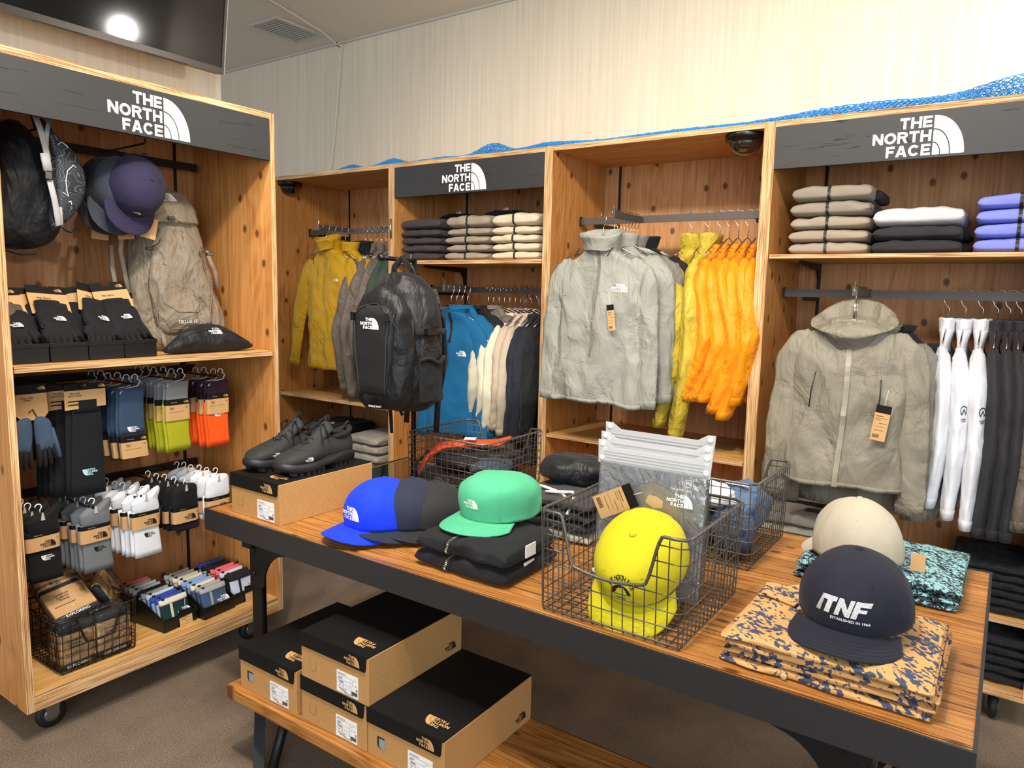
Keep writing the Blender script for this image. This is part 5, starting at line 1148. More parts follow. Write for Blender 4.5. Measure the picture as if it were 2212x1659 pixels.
K_PLUM = fabric('plum_knit', '2c1020', .1); K_ORANGE = fabric('orange_knit', 'f0560f', .1, weave=300); K_BLACK = fabric('black_knit', '0f1012', .1, weave=300); K_WHITE = fabric('white_rib_knit', 'dfe1e6', .15, weave=300); K_MIDG = fabric('mid_grey_rib_knit', '6f7275', .15, weave=300)
def sock_pack(segs, cz, mat_hook, logos, txt='Hikers\'\nCrew', w=.084):
    t = thing('sock_pack', 'x', 'socks'); z0 = 0
    for i, (a, b, m_) in enumerate(segs):
        for k, (dx, dy) in enumerate(((.0, 0), (-.006, .010))):
            n = 8; rr = []
            for j in range(n + 1):
                z = a + (b - a) * j / n; f = 1 + .03 * sin(z * 40); rr.append(superring(dx + .006 * sin(z * 14), dy, z - .006 * k, w / 2 * f, .0055, 20, 3.5))
            MB().loft(rr, cap0=True, cap1=True).build('sock_top' if i == 0 else 'sock_leg', m_, t, True)
    c = MB().loft([superring(.006 * sin(z * 14), .004, z, w / 2 + .003, .0145, 20, 6) for z in (cz - .075, cz - .02)], cap0=True, cap1=True).build('card_band', M_TAN, t)
    MB().loft([superring(.006 * sin(z * 14), .004, z, w / 2 + .0032, .0148, 20, 6) for z in (cz - .02, cz)], cap0=True, cap1=True).build('card_head', M_PAPERBLK, c)
    y = -.0112; x0 = .006 * sin((cz - .04) * 14)
    stamp(LOGO, .009, c, M_TANINK, (x0 + .028, y, cz - .010), name='logo'); lettering('Training Socks', .0028, c, M_TANINK, x0 - .016, y, cz - .011); lettering(txt, .0040, c, M_BLACKINK, x0 - .024, y, cz - .031); lettering('XS', .0045, c, M_BLACKINK, x0 + .030, y, cz - .030)
    MB().box(x0 - .036, x0 + .02, y - .0006, y - .0003, cz - .0445, cz - .044).build('print', M_BLACKINK, c)
    for lz, ink in logos: stamp([[(-a, -b) for a, b in f] for f in LOGO], .018, t, ink, (.006 * sin(lz * 14), -.0062, lz), name='logo')
    MB().tube([(.012 + .010 * cos(q), .002, .034 + .010 * sin(q)) for q in [radians(a) for a in range(-40, 215, 20)]], .0022, 6).tube([(.020, .002, .028), (.030, .002, .020), (.020, .002, .004), (-.030, .0, -.002), (-.042, -.004, -.016)], .0034, 6, flat=.6).build('hook', mat_hook, t, True)
    return t
def row(proto, base, n, step, label, ends, group, jit=.004, x0jit=0):
    proto.location = base; proto.rotation_euler = (0, 0, QT); proto['label'] = label % ends[0]; proto['group'] = group
    for i in range(1, n): dup(proto, (base[0] - step * i, base[1] - .006 * i + random.uniform(-jit, jit), base[2] - .004 * (i % 2)), QT + random.uniform(-.06, .06), label % ends[min(i, len(ends) - 1)], group)
ENDS = ['frontmost of its hook row', 'second from the front', 'third from the front', 'fourth from the front', 'fifth from the front', 'last one at the back']
row(sock_pack([(-.155, 0, K_BLUE), (-.235, -.155, K_DKB)], -.160, M_GREYHOOK, [(-.138, M_WHITE)]), (-2.395, 1.252, 1.037), 6, .045, 'denim blue sock pack, %s', ENDS, 'denim blue sock packs')
row(sock_pack([(-.070, 0, K_GREYM), (-.245, -.070, K_LIME)], -.062, M_GREYHOOK, []), (-2.395, 1.413, 1.045), 6, .045, 'grey and lime sock pack, %s', ENDS, 'grey and lime sock packs')
row(sock_pack([(-.070, 0, K_PLUM), (-.240, -.070, K_ORANGE)], -.045, M_GREYHOOK, [(-.122, M_WHITE)]), (-2.395, 1.570, 1.033), 4, .042, 'plum and orange sock pack, %s', ENDS[:3] + ENDS[-1:], 'plum and orange sock packs')
def crew_pack(mat, ankle=False, ink=M_BLACKINK, sw=.0):
    t = thing('sock_pair', 'x', 'socks'); B_ = -.075 if not ankle else -.095; L = .225 if not ankle else .175
    top = [(-.030, B_), (-.045, B_ + .035), (-.042, -.030), (-.020, -.012), (.010, -.010), (.035, .006), (.052, .012), (.056, -.004), (.048, -.030), (.046, B_)] if not ankle else [(-.040, B_), (-.046, -.05), (-.040, -.02), (-.01, -.008), (.03, -.006), (.048, -.018), (.050, -.05), (.043, B_)]
    pillow_mb(smooth_outline(top, 4), .016, wr=.003, seed=3).build('sock_foot', mat, t, True)
    low = []
    for k, (dx, dy, dz) in enumerate(((0, 0, 0), (-.008, .011, .006))):
        rr = []
        for j in range(9):
            z = B_ + .01 - (L + B_ + .01) * j / 8; f = 1 + (.10 * (j / 8) ** 2 if not ankle else (-.02 + .20 * sin(j / 8 * pi * .7) - .12 * (j / 8) ** 4)); rr.append(superring(dx + .010 * j / 8, dy, z + dz, .043 * f, .0075, 28, 3, f=lambda x, y, a: (x, y + .0007 * sin(a * 28))))
        MB().loft(rr, cap0=True, cap1=True).build('sock_leg', mat, t, True)
    b = MB().loft([superring(.001, .004, z, .049, .019, 24, 4) for z in (B_ - .048, B_ - .004)], cap0=True, cap1=True).build('card_band', M_TAN, t)
    MB().loft([superring(.001, .004, z, .0493, .0193, 24, 4) for z in (B_ - .004, B_ + .008)], cap0=True, cap1=True).build('card_head', M_PAPERBLK, b)
    stamp(LOGO, .020, b, M_BLACKINK, (.012, -.0155, B_ - .028), name='logo'); lettering('S', .006, b, M_BLACKINK, .038, -.0150, B_ - .014); lettering('Lifestyle Socks', .0028, b, M_TANINK, -.015, -.0158, B_ + .002)
    if not ankle: stamp([[(-a, -b_) for a, b_ in f] for f in LOGO], .017, t, ink, (.010, -.0078, B_ - .075), name='logo')
    MB().tube([(.0, .0, -.010), (-.002, -.004, .002)] + [(-.006 + .009 * cos(q), -.004, .012 + .009 * sin(q)) for q in [radians(a) for a in range(-30, 210, 24)]], .0018, 6).build('hook', M_WHITE, t, True)
    MB().prism([(-.006, -.028), (.006, -.028), (.002, -.004), (-.002, -.004)], -.0185, -.0175, 'xz').build('hook_tab', plain('clear_tab', 'b9b4a8', .3), t)
    return t
row(crew_pack(K_BLACK, ink=M_WHITE), (-2.395, .955, .688), 3, .05, 'black sock pair, %s', ENDS[:2] + ENDS[-1:], 'black sock pairs low on the left')
row(crew_pack(K_MIDG), (-2.395, 1.110, .672), 5, .05, 'mid grey ribbed sock pair, %s', ENDS[:4] + ENDS[-1:], 'mid grey sock pairs')
row(crew_pack(K_WHITE), (-2.380, 1.268, .680), 5, .05, 'white ribbed crew sock pair, %s', ENDS[:4] + ENDS[-1:], 'white crew sock pairs')
row(crew_pack(K_BLACK, True), (-2.395, 1.422, .678), 5, .045, 'black ankle sock pair, %s', ENDS[:4] + ENDS[-1:], 'black ankle sock pairs')
row(crew_pack(K_WHITE, True), (-2.395, 1.552, .688), 6, .042, 'white ankle sock pair, %s', ENDS, 'white ankle sock pairs')
# arm covers
def armcover(pos, label, rz=QT):
    t = thing('arm_cover_pack', label, 'arm covers', pos, rz)
    MB().loft([superring(.006 - .006 * k / 8, 0, -.045 - .315 * k / 8, .040 + .013 * (k / 8) ** .7, .006, 20, 4) for k in range(9)], cap0=True, cap1=True).build('arm_cover', fabric('black_compression', '101216', .1), t, True)
    MB().loft([superring(-.008, .012, -.05 - .308 * k / 8, .042 + .013 * (k / 8) ** .7, .006, 20, 4) for k in range(9)], cap0=True, cap1=True).build('arm_cover', fabric('black_compression', '101216', .1), t, True)
    c = MB().prism([(-.062, -.020), (.062, -.020), (.062, -.075), (-.062, -.080)], -.0085, -.0075, 'xz').build('card', M_TAN, t)
    MB().prism([(-.062, 0), (-.018, 0), (-.018, -.012), (.004, -.012), (.004, 0), (.062, 0), (.062, -.020), (-.062, -.020)], -.0086, -.0076, 'xz').build('card_head', M_PAPERBLK, c)
    MB().loft([superring(.006, -.002, -.052 - .02 * k, .040, .007, 20, 4) for k in range(3)], cap0=True, cap1=True).build('cuff_front', fabric('black_compression', '101216', .1), t, True)
    lettering('Dry Dot\nArm Cover', .0062, c, M_BLACKINK, -.030, -.0086, -.033); stamp(LOGO, .010, c, M_TANINK, (.050, -.0088, -.010), name='logo')
    for zz in (-.052, -.063): MB().box(-.052, -.020, -.0092, -.0087, zz - .004, zz).build('slot', M_BLACKINK, c)
    stamp([[(-a, -b) for a, b in f] for f in LOGO], .021, t, plain('reflective_print', 'b8e0ea', .4), (.002, -.0066, -.285), name='logo'); return t
armcover((-2.475, 1.050, 1.062), 'black arm cover pack half hidden behind the front one'); armcover((-2.44, 1.07, 1.064), 'black arm cover pack between the two others'); armcover((-2.395, 1.100, 1.066), 'black arm cover pack in front, its tan card readable')
# hanging gloves
def glove_mb(parts, mat, t, palm, th, seed=0): pillow_mb(smooth_outline(palm, 4), th, wr=.002, seed=seed).build(parts, mat, t, True)
def fingers(t, mat, base, dirs, r=.010, L=.062, name='finger', y=0):
    for i, (x, z) in enumerate(base):
        dx, dz = dirs[i]; l_ = L * (1, 1.1, 1.05, .85, .75)[i % 5]
        MB().tube([(x, y, z + .012), (x + dx * l_ * .5, y - .003, z + dz * l_ * .5), (x + dx * l_ * .93, y + .001, z + dz * l_ * .93), (x + dx * l_, y + .001, z + dz * l_)], [r * .95, r, r * .85, r * .35], 10, flat=.75).build(name, mat, t, True)
G_BLUE = fabric('slate_blue_glove', '3d4f66', .2); G_BLK = fabric('black_glove_fleece', '131316', .2); G_TPE = fabric('taupe_glove_cuff', '5a5048', .2)
t = thing('glove_pack', 'slate blue and black glove pair on a tan card, upper left hooks', 'gloves', (-2.40, .952, 1.075), QT)
c = MB().prism([(-.042, -.028), (.042, -.028), (.044, -.090), (.028, -.108), (-.028, -.108), (-.044, -.09)], -.001, 0, 'xz').build('card', M_TAN, t); MB().box(-.042, .042, -.0014, .0004, -.028, 0).build('card_head', M_PAPERBLK, c)
lettering('Hikers Etip\nGlove', .0055, c, M_BLACKINK, -.012, -.0012, -.043); stamp(LOGO, .010, c, M_TANINK, (.028, -.0016, -.012), name='logo')
for s_ in (-1, 1):
    glove_mb('glove_back', G_BLUE, t, [(s_ * .005, -.105), (s_ * .045, -.110), (s_ * .056, -.165), (s_ * .058, -.20), (s_ * .030, -.205), (s_ * .008, -.20)], .012, s_)
    fingers(t, G_BLK, [(s_ * (.012 + .012 * k), -.195 + .004 * k) for k in range(4)], [(s_ * (.0 + .07 * k), -1) for k in range(4)], .0085, .062)
    fingers(t, G_BLUE, [(s_ * .050, -.150)], [(s_ * .25, -1)], .010, .085, 'thumb')
MB().tube([(-.01, -.002, -.085), (.0, -.004, -.075), (.012, -.002, -.10)], .0015, 5).build('fastener', M_BLACKINK, t)
hang_cards = [('black header cards of gloves hooked behind the slate blue pair', -2.47, .945)]
for lb, x, y in hang_cards:
    t = thing('glove_pack', lb, 'gloves', (x, y, 1.078), QT); MB().box(-.045, .045, 0, .001, -.10, 0).build('card', M_PAPERBLK, t); glove_mb('glove_back', G_BLK, t, [(-.045, -.10), (.045, -.10), (.05, -.19), (-.05, -.19)], .012); fingers(t, G_BLK, [(-.035 + .023 * k, -.19) for k in range(4)], [(0, -1)] * 4, .010, .07)
# glove bins on the upper shelf
M_BIN = plain('black_bin', '131212', .3)
def bin_mb(w, dep, hf, hb, th=.003):
    m = MB(); m.box(-w / 2, w / 2, 0, dep, 0, th); m.box(-w / 2, w / 2, -.004, 0, 0, hf); m.box(-w / 2, w / 2, dep, dep + th, 0, hb)
    for s_ in (-1, 1): m.prism([(0, 0), (dep, 0), (dep, hb), (dep * .45, hb), (0, hf)], s_ * w / 2 - th / 2, s_ * w / 2 + th / 2, 'yz')
    m.box(-w / 2 - .002, w / 2 + .002, -.007, -.004, hf - .012, hf); return m
ZS_ = 1.1425; BINL = ['black plastic bin with taupe-cuffed gloves, at the left end of the shelf', 'black plastic bin, second from the left on the glove shelf', 'black plastic bin, third from the left on the glove shelf', 'black plastic bin nearest the beige backpack']
for i in range(4):
    y = .932 + .109 * i + (.002 if i else 0); o = bin_mb(.104, .20, .058, .085).build('storage_bin', M_BIN, None, bevel=.0012); o.location = (-2.345, y, ZS_); o.rotation_euler = (0, 0, QT); tag(o, BINL[i], 'storage bin')
    lean = radians(-38 + 3 * i); rr = radians((-2, 4, 14, -6)[i])
    t = thing('glove_pack', ['black glove pair with taupe cuffs in the leftmost bin', 'black glove pair leaning in the second bin', 'black glove pair on a tilted card in the third bin', 'black glove pair in the bin nearest the beige backpack'][i], 'gloves', (-2.372, y + .004, ZS_ + .018), 0, rot=(lean, rr, QT))
    c = MB().prism([(-.058, .155), (.058, .155), (.058, .232), (-.058, .232)], .012, .013, 'xz').build('card', M_TAN, t); MB().prism([(-.058, .232), (.058, .232), (.058, .262), (.01, .262), (.004, .246), (-.016, .246), (-.02, .262), (-.058, .262)], .0118, .0132, 'xz').build('card_head', M_PAPERBLK, c)
    lettering('Etip Glove', .0065, c, M_BLACKINK, -.012, .0118, .214); stamp(LOGO, .011, c, M_TANINK, (.034, .0115, .246), name='logo')
    for dx, dy, a_ in ((-.014, .0, 0), (.012, .014, .1)):
        glove_mb('glove_back', G_BLK, t, [(dx - .036, .16), (dx + .036, .16), (dx + .040, .08), (dx + .042, .055), (dx - .034, .055), (dx - .038, .10)], .015, dy)
        MB().loft([superring(dx, dy, z, .037, .013, 20, 2.6) for z in (.125, .15, .192)], cap0=True, cap1=True).build('cuff', G_TPE if i == 0 else G_BLK, t, True)
        fingers(t, G_BLK, [(dx - .022 + .018 * k, .060) for k in range(4)], [(-.05 + .04 * k, -1) for k in range(4)], .0105, .064, y=dy)
        fingers(t, G_BLK, [(dx + .036, .10)], [(.35, -1)], .0105, .06, 'thumb', y=dy - .004)
    if i in (1, 2): MB().box(-.055, -.042, -.012, -.004, .088, .100).build('wrist_buckle', M_BLKPL, t, bevel=.001)
    q_ = stamp(LOGO, .016, t, M_WHITE, (.0, -.0215, .118 if i else .10), name='logo')
    # second pair behind each
    t2 = thing('glove_pack', ['glove pair standing behind the taupe-cuffed pair', 'glove pair standing behind the one in the second bin', 'glove pair standing behind the tilted card of the third bin', 'glove pair standing behind the one nearest the backpack'][i], 'gloves', (-2.43, y - .006, ZS_ + .02), 0, rot=(radians(-28), radians((5, -4, -10, 12)[i]), QT))
    MB().prism([(-.052, .14), (.052, .14), (.052, .21), (-.052, .21)], .010, .011, 'xz').build('card', M_TAN, t2); MB().prism([(-.052, .21), (.052, .21), (.052, .232), (-.052, .232)], .010, .0112, 'xz').build('card_head', M_PAPERBLK, t2)
    glove_mb('glove_back', G_BLK, t2, [(-.036, .165), (.036, .165), (.04, .06), (-.036, .06)], .013); fingers(t2, G_BLK, [(-.026 + .018 * k, .06) for k in range(4)], [(0, -1)] * 4, .0105, .05)
# dome shaped waist pack
F_WAIST = fabric('black_bag_nylon', '15171a', .45, rough=.55)
t = thing('waist_pack', 'black waist pack with white logo lying in front of the beige backpack', 'bag', (-2.355, 1.522, ZS_), 0, rot=(radians(-22), 0, QT))
pl = pillow_mb(smooth_outline([(-.175, .012), (-.13, .055), (-.06, .098), (.0, .108), (.06, .098), (.13, .055), (.175, .014), (.09, .004), (-.09, .004)], 5), .034, wr=.006, seed=2); b = pl.build('body', F_WAIST, t, True)
sf = wrapper(pl, (0, 1, 0)); stamp(LOGO, .024, b, M_WHITE, (.015, 0, .070), surf=sf, name='logo'); MB().tube([sf(Vector((-.15 + .3 * i / 16, 0, .028 + .050 * (1 - ((i - 8) / 8) ** 2)))) for i in range(17)], .0016, 5).build('zip', ZD, t, True)
MB().tube([(-.19, .02, .004), (0, .01, .003), (.19, .02, .004)], .012, 8, flat=.25).build('belt', F_WAIST, t, True)
# hanging waist packs
t = thing('waist_pack', 'large black sling bag hanging in the top left corner', 'bag', (-2.52, 1.02, 1.842), 0, rot=(0, 0, QT - .15))
pillow_mb(smooth_outline([(-.02, .02), (-.075, -.02), (-.10, -.12), (-.11, -.24), (-.105, -.345), (-.03, -.365), (.05, -.345), (.09, -.28), (.075, -.16), (.04, -.04)], 5), .065, wr=.012, seed=5).build('body', F_WAIST, t, True)
MB().tube([(-.0, 0, .0), (-.06, -.03, -.03), (-.10, -.05, -.12), (-.125, -.05, -.25), (-.12, -.02, -.34)], .022, 10, flat=.25, up=(0, 1, 0)).build('strap', F_WAIST, t, True)
MB().tube([(-.11, -.02, -.355), (-.03, -.03, -.38), (.01, -.03, -.375)], .008, 8, flat=.5).build('strap_end', F_WAIST, t, True)
t = thing('waist_pack', 'dark crescent waist pack with contour-line print hanging by a pale strap', 'bag', (-2.43, 1.035, 1.855), 0, rot=(0, 0, QT + .1))
def topo():
    q = NT('contour_print'); q.b.inputs['Roughness'].default_value = .6
    mp = q.coords((1, 1, 1)); n = q.add('ShaderNodeTexNoise', i_Scale=9.0, i_Detail=2.0); q.l(mp, 0, n, 'Vector'); m_ = q.add('ShaderNodeMath', operation='MULTIPLY'); m_.inputs[1].default_value = 26; q.l(n, 0, m_, 0)
    f_ = q.add('ShaderNodeMath', operation='FRACT'); q.l(m_, 0, f_, 0); r = q.ramp(f_, 0, [(.10, '6c7076'), (.2, '23262d')]); q.l(r, 0, q.b, 'Base Color'); return q.m
pl = pillow_mb(smooth_outline([(.0, .005), (.035, -.03), (.085, -.07), (.118, -.13), (.118, -.20), (.085, -.26), (.04, -.305), (.012, -.31), (.018, -.2), (.015, -.1)], 5), .035, wr=.006, seed=6); b = pl.build('body', topo(), t, True); sf = wrapper(pl, (0, 1, 0))
for pts in (((.03, -.065), (.045, -.055), (.06, -.06), (.066, -.068)), ((.078, -.125), (.07, -.12), (.05, -.14), (.044, -.17), (.046, -.20), (.050, -.215), (.035, -.205)), ((.05, -.232), (.058, -.228), (.062, -.238))): MB().tube([sf(Vector((a, 0, b_))) for a, b_ in pts], .0013, 5).build('reflective_line', M_WHITE, b)
MB().tube([sf(Vector((.024, 0, -.05 - .2 * i / 10))) for i in range(11)], .0018, 5).build('zip', ZD, t, True)
MB().tube([(.0, 0, .005), (-.03, .0, .03), (-.005, .02, -.02)], .006, 6, flat=.4).build('webbing', F_WAIST, t, True)
M_WEB = fabric('pale_webbing', 'a9a8a8', .1, weave=300)
st = MB().tube([(-.035, -.03, .015), (-.022, -.036, -.03), (-.012, -.038, -.08), (-.006, -.040, -.118)], .0095, 8, flat=.22, up=(0, 1, 0)).tube([(.008, -.03, -.0), (-.006, -.036, -.05), (-.01, -.038, -.1)], .007, 8, flat=.22, up=(0, 1, 0)).tube([(-.016, -.04, -.10), (-.012, -.046, -.15)], .014, 8, flat=.35, up=(0, 1, 0)).tube([(-.006, -.04, -.175), (.004, -.042, -.23), (.010, -.042, -.28), (.012, -.040, -.305), (.020, -.038, -.30), (.020, -.036, -.25)], .0095, 8, flat=.22, up=(0, 1, 0))
st.build('pale_strap', M_WEB, t, True); MB().box(-.024, -.002, -.050, -.040, -.175, -.150).build('buckle', M_BLKPL, t, bevel=.002)
MB().tube([(.02, -.036, -.30), (.035, -.036, -.318), (.05, -.036, -.322), (.07, -.036, -.308)], .004, 6).build('pull_cord', M_BLACKINK, t, True)
# hanging caps with tags
for i, (x, y, z, m_, lb) in enumerate(((-2.545, 1.272, 1.700, F_DKCAP, 'black cap hanging behind the purple one'), (-2.50, 1.288, 1.698, fabric('slate_cap', '3a3d48', .2), 'slate cap showing as a rim between the black and purple caps'), (-2.44, 1.312, 1.698, F_PURP, 'purple navy cap hanging brim down in front'))):
    t = cap(lb, m_, (x, y, z), (radians(78), radians(14), QT), logo=M_WHITE if i == 2 else None, logo_h=.014, seed=30 + i, H=.115, droop=.012)
    t.scale = (.88, .88, .88)
    Wm = Matrix.LocRotScale(t.location, t.rotation_euler, t.scale).inverted()
    MB().box(0, .0012, -.028, .028, -.035, .035).xf(Wm @ Matrix.Translation((x - .03 + .01 * i, y + (-.01, .03, .05)[i], 1.562 + .004 * i)) @ Matrix.Rotation((-.05, .1, -.2)[i], 4, 'X')).build('price_tag', M_TAN, t)
    MB().tube([(0, .10, .01), (0, .125, .04), (0, .115, .07)], .003, 6).build('back_strap', m_, t, True)

# ================================================================ backpacks
def pack_loft(tab_w, tab_d, z0, z1, cy, n=40, m=26, e=2.8, wr=.004, seed=0, cxf=None):
    rings = []
    for j in range(m + 1):
        t = j / m; z = z0 + (z1 - z0) * t; cx = cxf(t) if cxf else 0
        rings.append(superring(cx, cy, z, lerp_t(tab_w, t), lerp_t(tab_d, t), n, e, f=lambda x, y, a: (x * (1 + wr * 6 * nz(a * 1.2 + seed, z * 9)), y + wr * (nz(x * 22 + seed, z * 18) + max(0, 1 - 3.5 * abs(nz(x * 9 + z * 9 + seed, z * 12))))* (1 if y < 0 else -1) )))
    return MB().loft(rings, cap0=True, cap1=True)
F_BP = fabric('black_pack_nylon', '121214', .5, rough=.48); F_BP2 = fabric('black_pack_front', '161618', .3, rough=.55); F_MESH = fabric('black_mesh', '101010', .3, weave=260)
t = thing('backpack', 'big black backpack with white logo hanging from the countertop stand', 'backpack', (-1.672, 1.765, .985), 0, rot=(0, 0, radians(4)))
body = pack_loft([(0, .09), (.06, .125), (.3, .142), (.7, .136), (.86, .115), (.95, .08), (1, .03)], [(0, .06), (.1, .085), (.6, .085), (.85, .07), (1, .035)], 0, .452, .02, seed=1); body.build('body', F_BP, t, True)
fc = pack_loft([(0, .07), (.08, .105), (.5, .116), (.78, .104), (.92, .075), (1, .02)], [(0, .03), (.12, .052), (.7, .050), (.9, .040), (1, .02)], .012, .405, -.078, seed=2); f1 = fc.build('front_compartment', F_BP, t, True)
fp = pack_loft([(0, .050), (.08, .060), (.5, .078), (.85, .080), (.96, .066), (1, .045)], [(0, .010), (.1, .018), (.9, .018), (1, .006)], .06, .345, -.122, seed=3, e=3.6, wr=.002); f2 = fp.build('front_pocket', F_BP2, t, True)
sf = wrapper(fp, (0, 1, 0)); stamp(LOGO, .035, f2, M_WHITE, (-.002, 0, .288), surf=sf, name='logo')
sfc = wrapper(fc, (0, 1, 0)); lettering('SINGLE SHOT', .0062, f1, M_WHITE, .0, -.118, .022).name = 'lettering'
allb = MB(); 
for q in (body, fc, fp): b0 = len(allb.v); allb.v += q.v; allb.f += [[i + b0 for i in f] for f in q.f]; allb.mi += q.mi
sa = wrapper(allb, (0, 1, 0), lift=.002)
for s_ in (-1, 1):
    z_ = MB().tube([sa(Vector((s_ * (.070 - .018 * (k / 14)), 0, .325 - .27 * (k / 14)))) for k in range(15)], .0032, 6).tube([sa(Vector((s_ * (.080 - .018 * (k / 14)), 0, .325 - .27 * (k / 14)))) for k in range(15)], .0016, 5); z_.build('pocket_zip', ZD, f2, True)
    MB().box(s_ * .070 - .007, s_ * .070 + .007, -.148, -.138, .296, .322).build('lash_loop', M_BLKPL, f2, bevel=.002)
MB().tube([sa(Vector((.092 * cos(radians(a)), 0, .235 + .115 * sin(radians(a))))) for a in range(-10, 191, 10)], .0022, 6).build('seam', ZD, f1, True)
for off, r_ in ((.0, .0034), (.014, .0016)):
    MB().tube([(( .108 + off) * cos(radians(a)), -.060 + off * 1.6, .255 + (.132 + off) * sin(radians(a))) for a in range(-40, 221, 10)], r_, 6).build('main_zip', ZD, t, True)
MB().tube([(.0, -.078, .395), (.01, -.088, .375), (.012, -.092, .350)], .004, 6).build('zip_pull', M_BLKPL, t, True); MB().prism([(.006, .335), (.020, .335), (.013, .356)], -.100, -.096, 'xz').build('pull_tab', plain('grey_pull', '9c9c9c', .4), t)
MB().tube([(-.062, .045, .425), (-.052, .04, .47), (-.018, .035, .497), (.020, .035, .47), (.045, .04, .42)], .012, 10, flat=.35, up=(0, 1, 0)).build('handle', F_BP, t, True)
MB().tube([(.118, -.06, .262), (.136, -.03, .262), (.144, .02, .264), (.142, .07, .262)], .010, 8, flat=.2, up=(1, 0, 0)).build('compression_strap', F_LACE, t, True)
MB().box(-.012, .012, -.022, .022, -.011, .011).xf(Matrix.Translation((.141, -.015, .263))).build('buckle', M_BLKPL, t, bevel=.003)
mp_ = MB().grid(lambda u, v: Vector((.128 + .030 * sin(pi * min(1, u * 1.05)) * (1 - .25 * v) + .006 * nz(u * 6, v * 5), -.055 + .125 * u, .035 + .135 * v + .008 * sin(u * 9) * v)), 20, 14); mp_.build('mesh_pocket', F_MESH, t, True, solid=.003)
MB().tube([(.134 + .024 * sin(pi * u), -.055 + .125 * u, .172 + .008 * sin(u * 9)) for u in [k / 14 for k in range(15)]], .0065, 7).build('pocket_hem', F_LACE, t, True)
for x0, y0, zl in ((-.055, .10, -.07), (.075, .10, -.09)):
    MB().tube([(x0, y0 - .01, .40), (x0 * 1.2, y0 + .02, .30), (x0 * 1.25, y0 + .03, .15), (x0, y0 + .02, .03), (x0, y0 + .01, zl)], .012, 8, flat=.25, up=(0, 1, 0)).build('shoulder_strap', F_BP, t, True)
MB().tube([(-.09, .06, .01), (-.075, .05, -.05), (-.072, .05, -.10)], .008, 8, flat=.3, up=(0, 1, 0)).build('strap_end', F_LACE, t, True)
MB().tube([(.02, -.02, .005), (.04, -.03, -.014), (.062, -.02, .002)], .006, 8, flat=.4).build('lash_loop', F_LACE, t, True)
# stand
s_ = thing('countertop_stand', 'black countertop hanging stand with glossy plate behind the blue cap', 'display stand', (-1.745, 1.92, TZ))
MB().box(-.20, .13, -.14, .17, 0, .008).build('base_plate', plain('gloss_black', '0c0b0b', .07, 0, .7, 1), s_, bevel=.002)
MB().tube([(0, 0, .006), (0, 0, .782)], .009, 12).build('pole', plain('black_tube', '151517', .3, .5), s_, True)
MB().tube([(0, .004, .778), (0, -.155, .782)], .0075, 10).build('arm', M_BLKPL, s_, True); MB().lathe([(.0005, -.012), (.010, -.012), (.011, 0), (.010, .006), (.0005, .006)], 14, (0, -.158, .782), 'y').build('arm_cap', M_BLKPL, s_, True); MB().tube([(0, -.02, .782), (0, -.02, .802)], .0025, 6).build('pin', M_CHROME, s_)
# beige pack
F_BG = fabric('beige_ripstop', '857866', .8, rough=.5, wscale=11)
t = thing('backpack', 'tall beige backpack leaning in the corner of the left unit shelf', 'backpack', (-2.555, 1.515, ZS_), 0, rot=(radians(-5), radians(-3), QT - .1))
bd = pack_loft([(0, .145), (.06, .175), (.22, .180), (.42, .150), (.7, .128), (.86, .112), (.95, .085), (1, .04)], [(0, .07), (.08, .085), (.6, .080), (.85, .07), (1, .03)], 0, .575, .0, seed=7, wr=.006); b = bd.build('body', F_BG, t, True)
fr_ = pack_loft([(0, .085), (.1, .105), (.4, .112), (.8, .085), (1, .045)], [(0, .02), (.1, .034), (.6, .032), (1, .014)], .06, .44, -.075, seed=8, wr=.007); f1 = fr_.build('front_panel', F_BG, t, True)
ld = pack_loft([(0, .122), (.3, .118), (.75, .095), (1, .03)], [(0, .088), (.4, .084), (.8, .062), (1, .02)], .455, .590, -.004, seed=9); lid = ld.build('lid', F_BG, t, True)
s1 = wrapper(ld, (0, 1, 0)); stamp(LOGO, .030, lid, M_WHITE, (-.005, 0, .545), surf=s1, name='logo'); s2 = wrapper(fr_, (0, 1, 0)); stamp(text_polys('TELLUS 35', .01), .011, f1, M_WHITE, (.0, 0, .098), surf=s2, name='lettering')
allb = MB()
for q in (bd, fr_, ld): b0 = len(allb.v); allb.v += q.v; allb.f += [[i + b0 for i in f] for f in q.f]; allb.mi += q.mi
sa = wrapper(allb, (0, 1, 0), lift=.001)
for pts in ([(-.10, .40), (-.115, .25), (-.10, .14), (-.06, .075), (.06, .075), (.10, .14), (.115, .25), (.09, .40)], [(-.075, .17), (-.03, .135), (.04, .13), (.08, .16)], [(-.17, .27), (-.13, .30), (-.11, .32)], [(.11, .30), (.135, .27), (.165, .22)]):
    P_ = []
    for a, b_ in zip(pts[:-1], pts[1:]): P_ += [sa(Vector((a[0] + (b_[0] - a[0]) * k / 6, 0, a[1] + (b_[1] - a[1]) * k / 6))) for k in range(6)]
    MB().tube(P_, .0018, 5).build('seam', F_BG, b, True)
for x, z in ((-.10, .36), (.115, .34), (-.01, .468)): MB().box(x - .012, x + .012, -.105, -.094, z - .005, z + .005).build('buckle', M_BLKPL, t, bevel=.0015)
MB().tube([(-.10, -.10, .36), (-.075, -.115, .375), (-.065, -.115, .39)], .0018, 5).tube([(.115, -.10, .34), (.08, -.112, .35)], .0018, 5).build('bungee', M_BLACKINK, t, True)
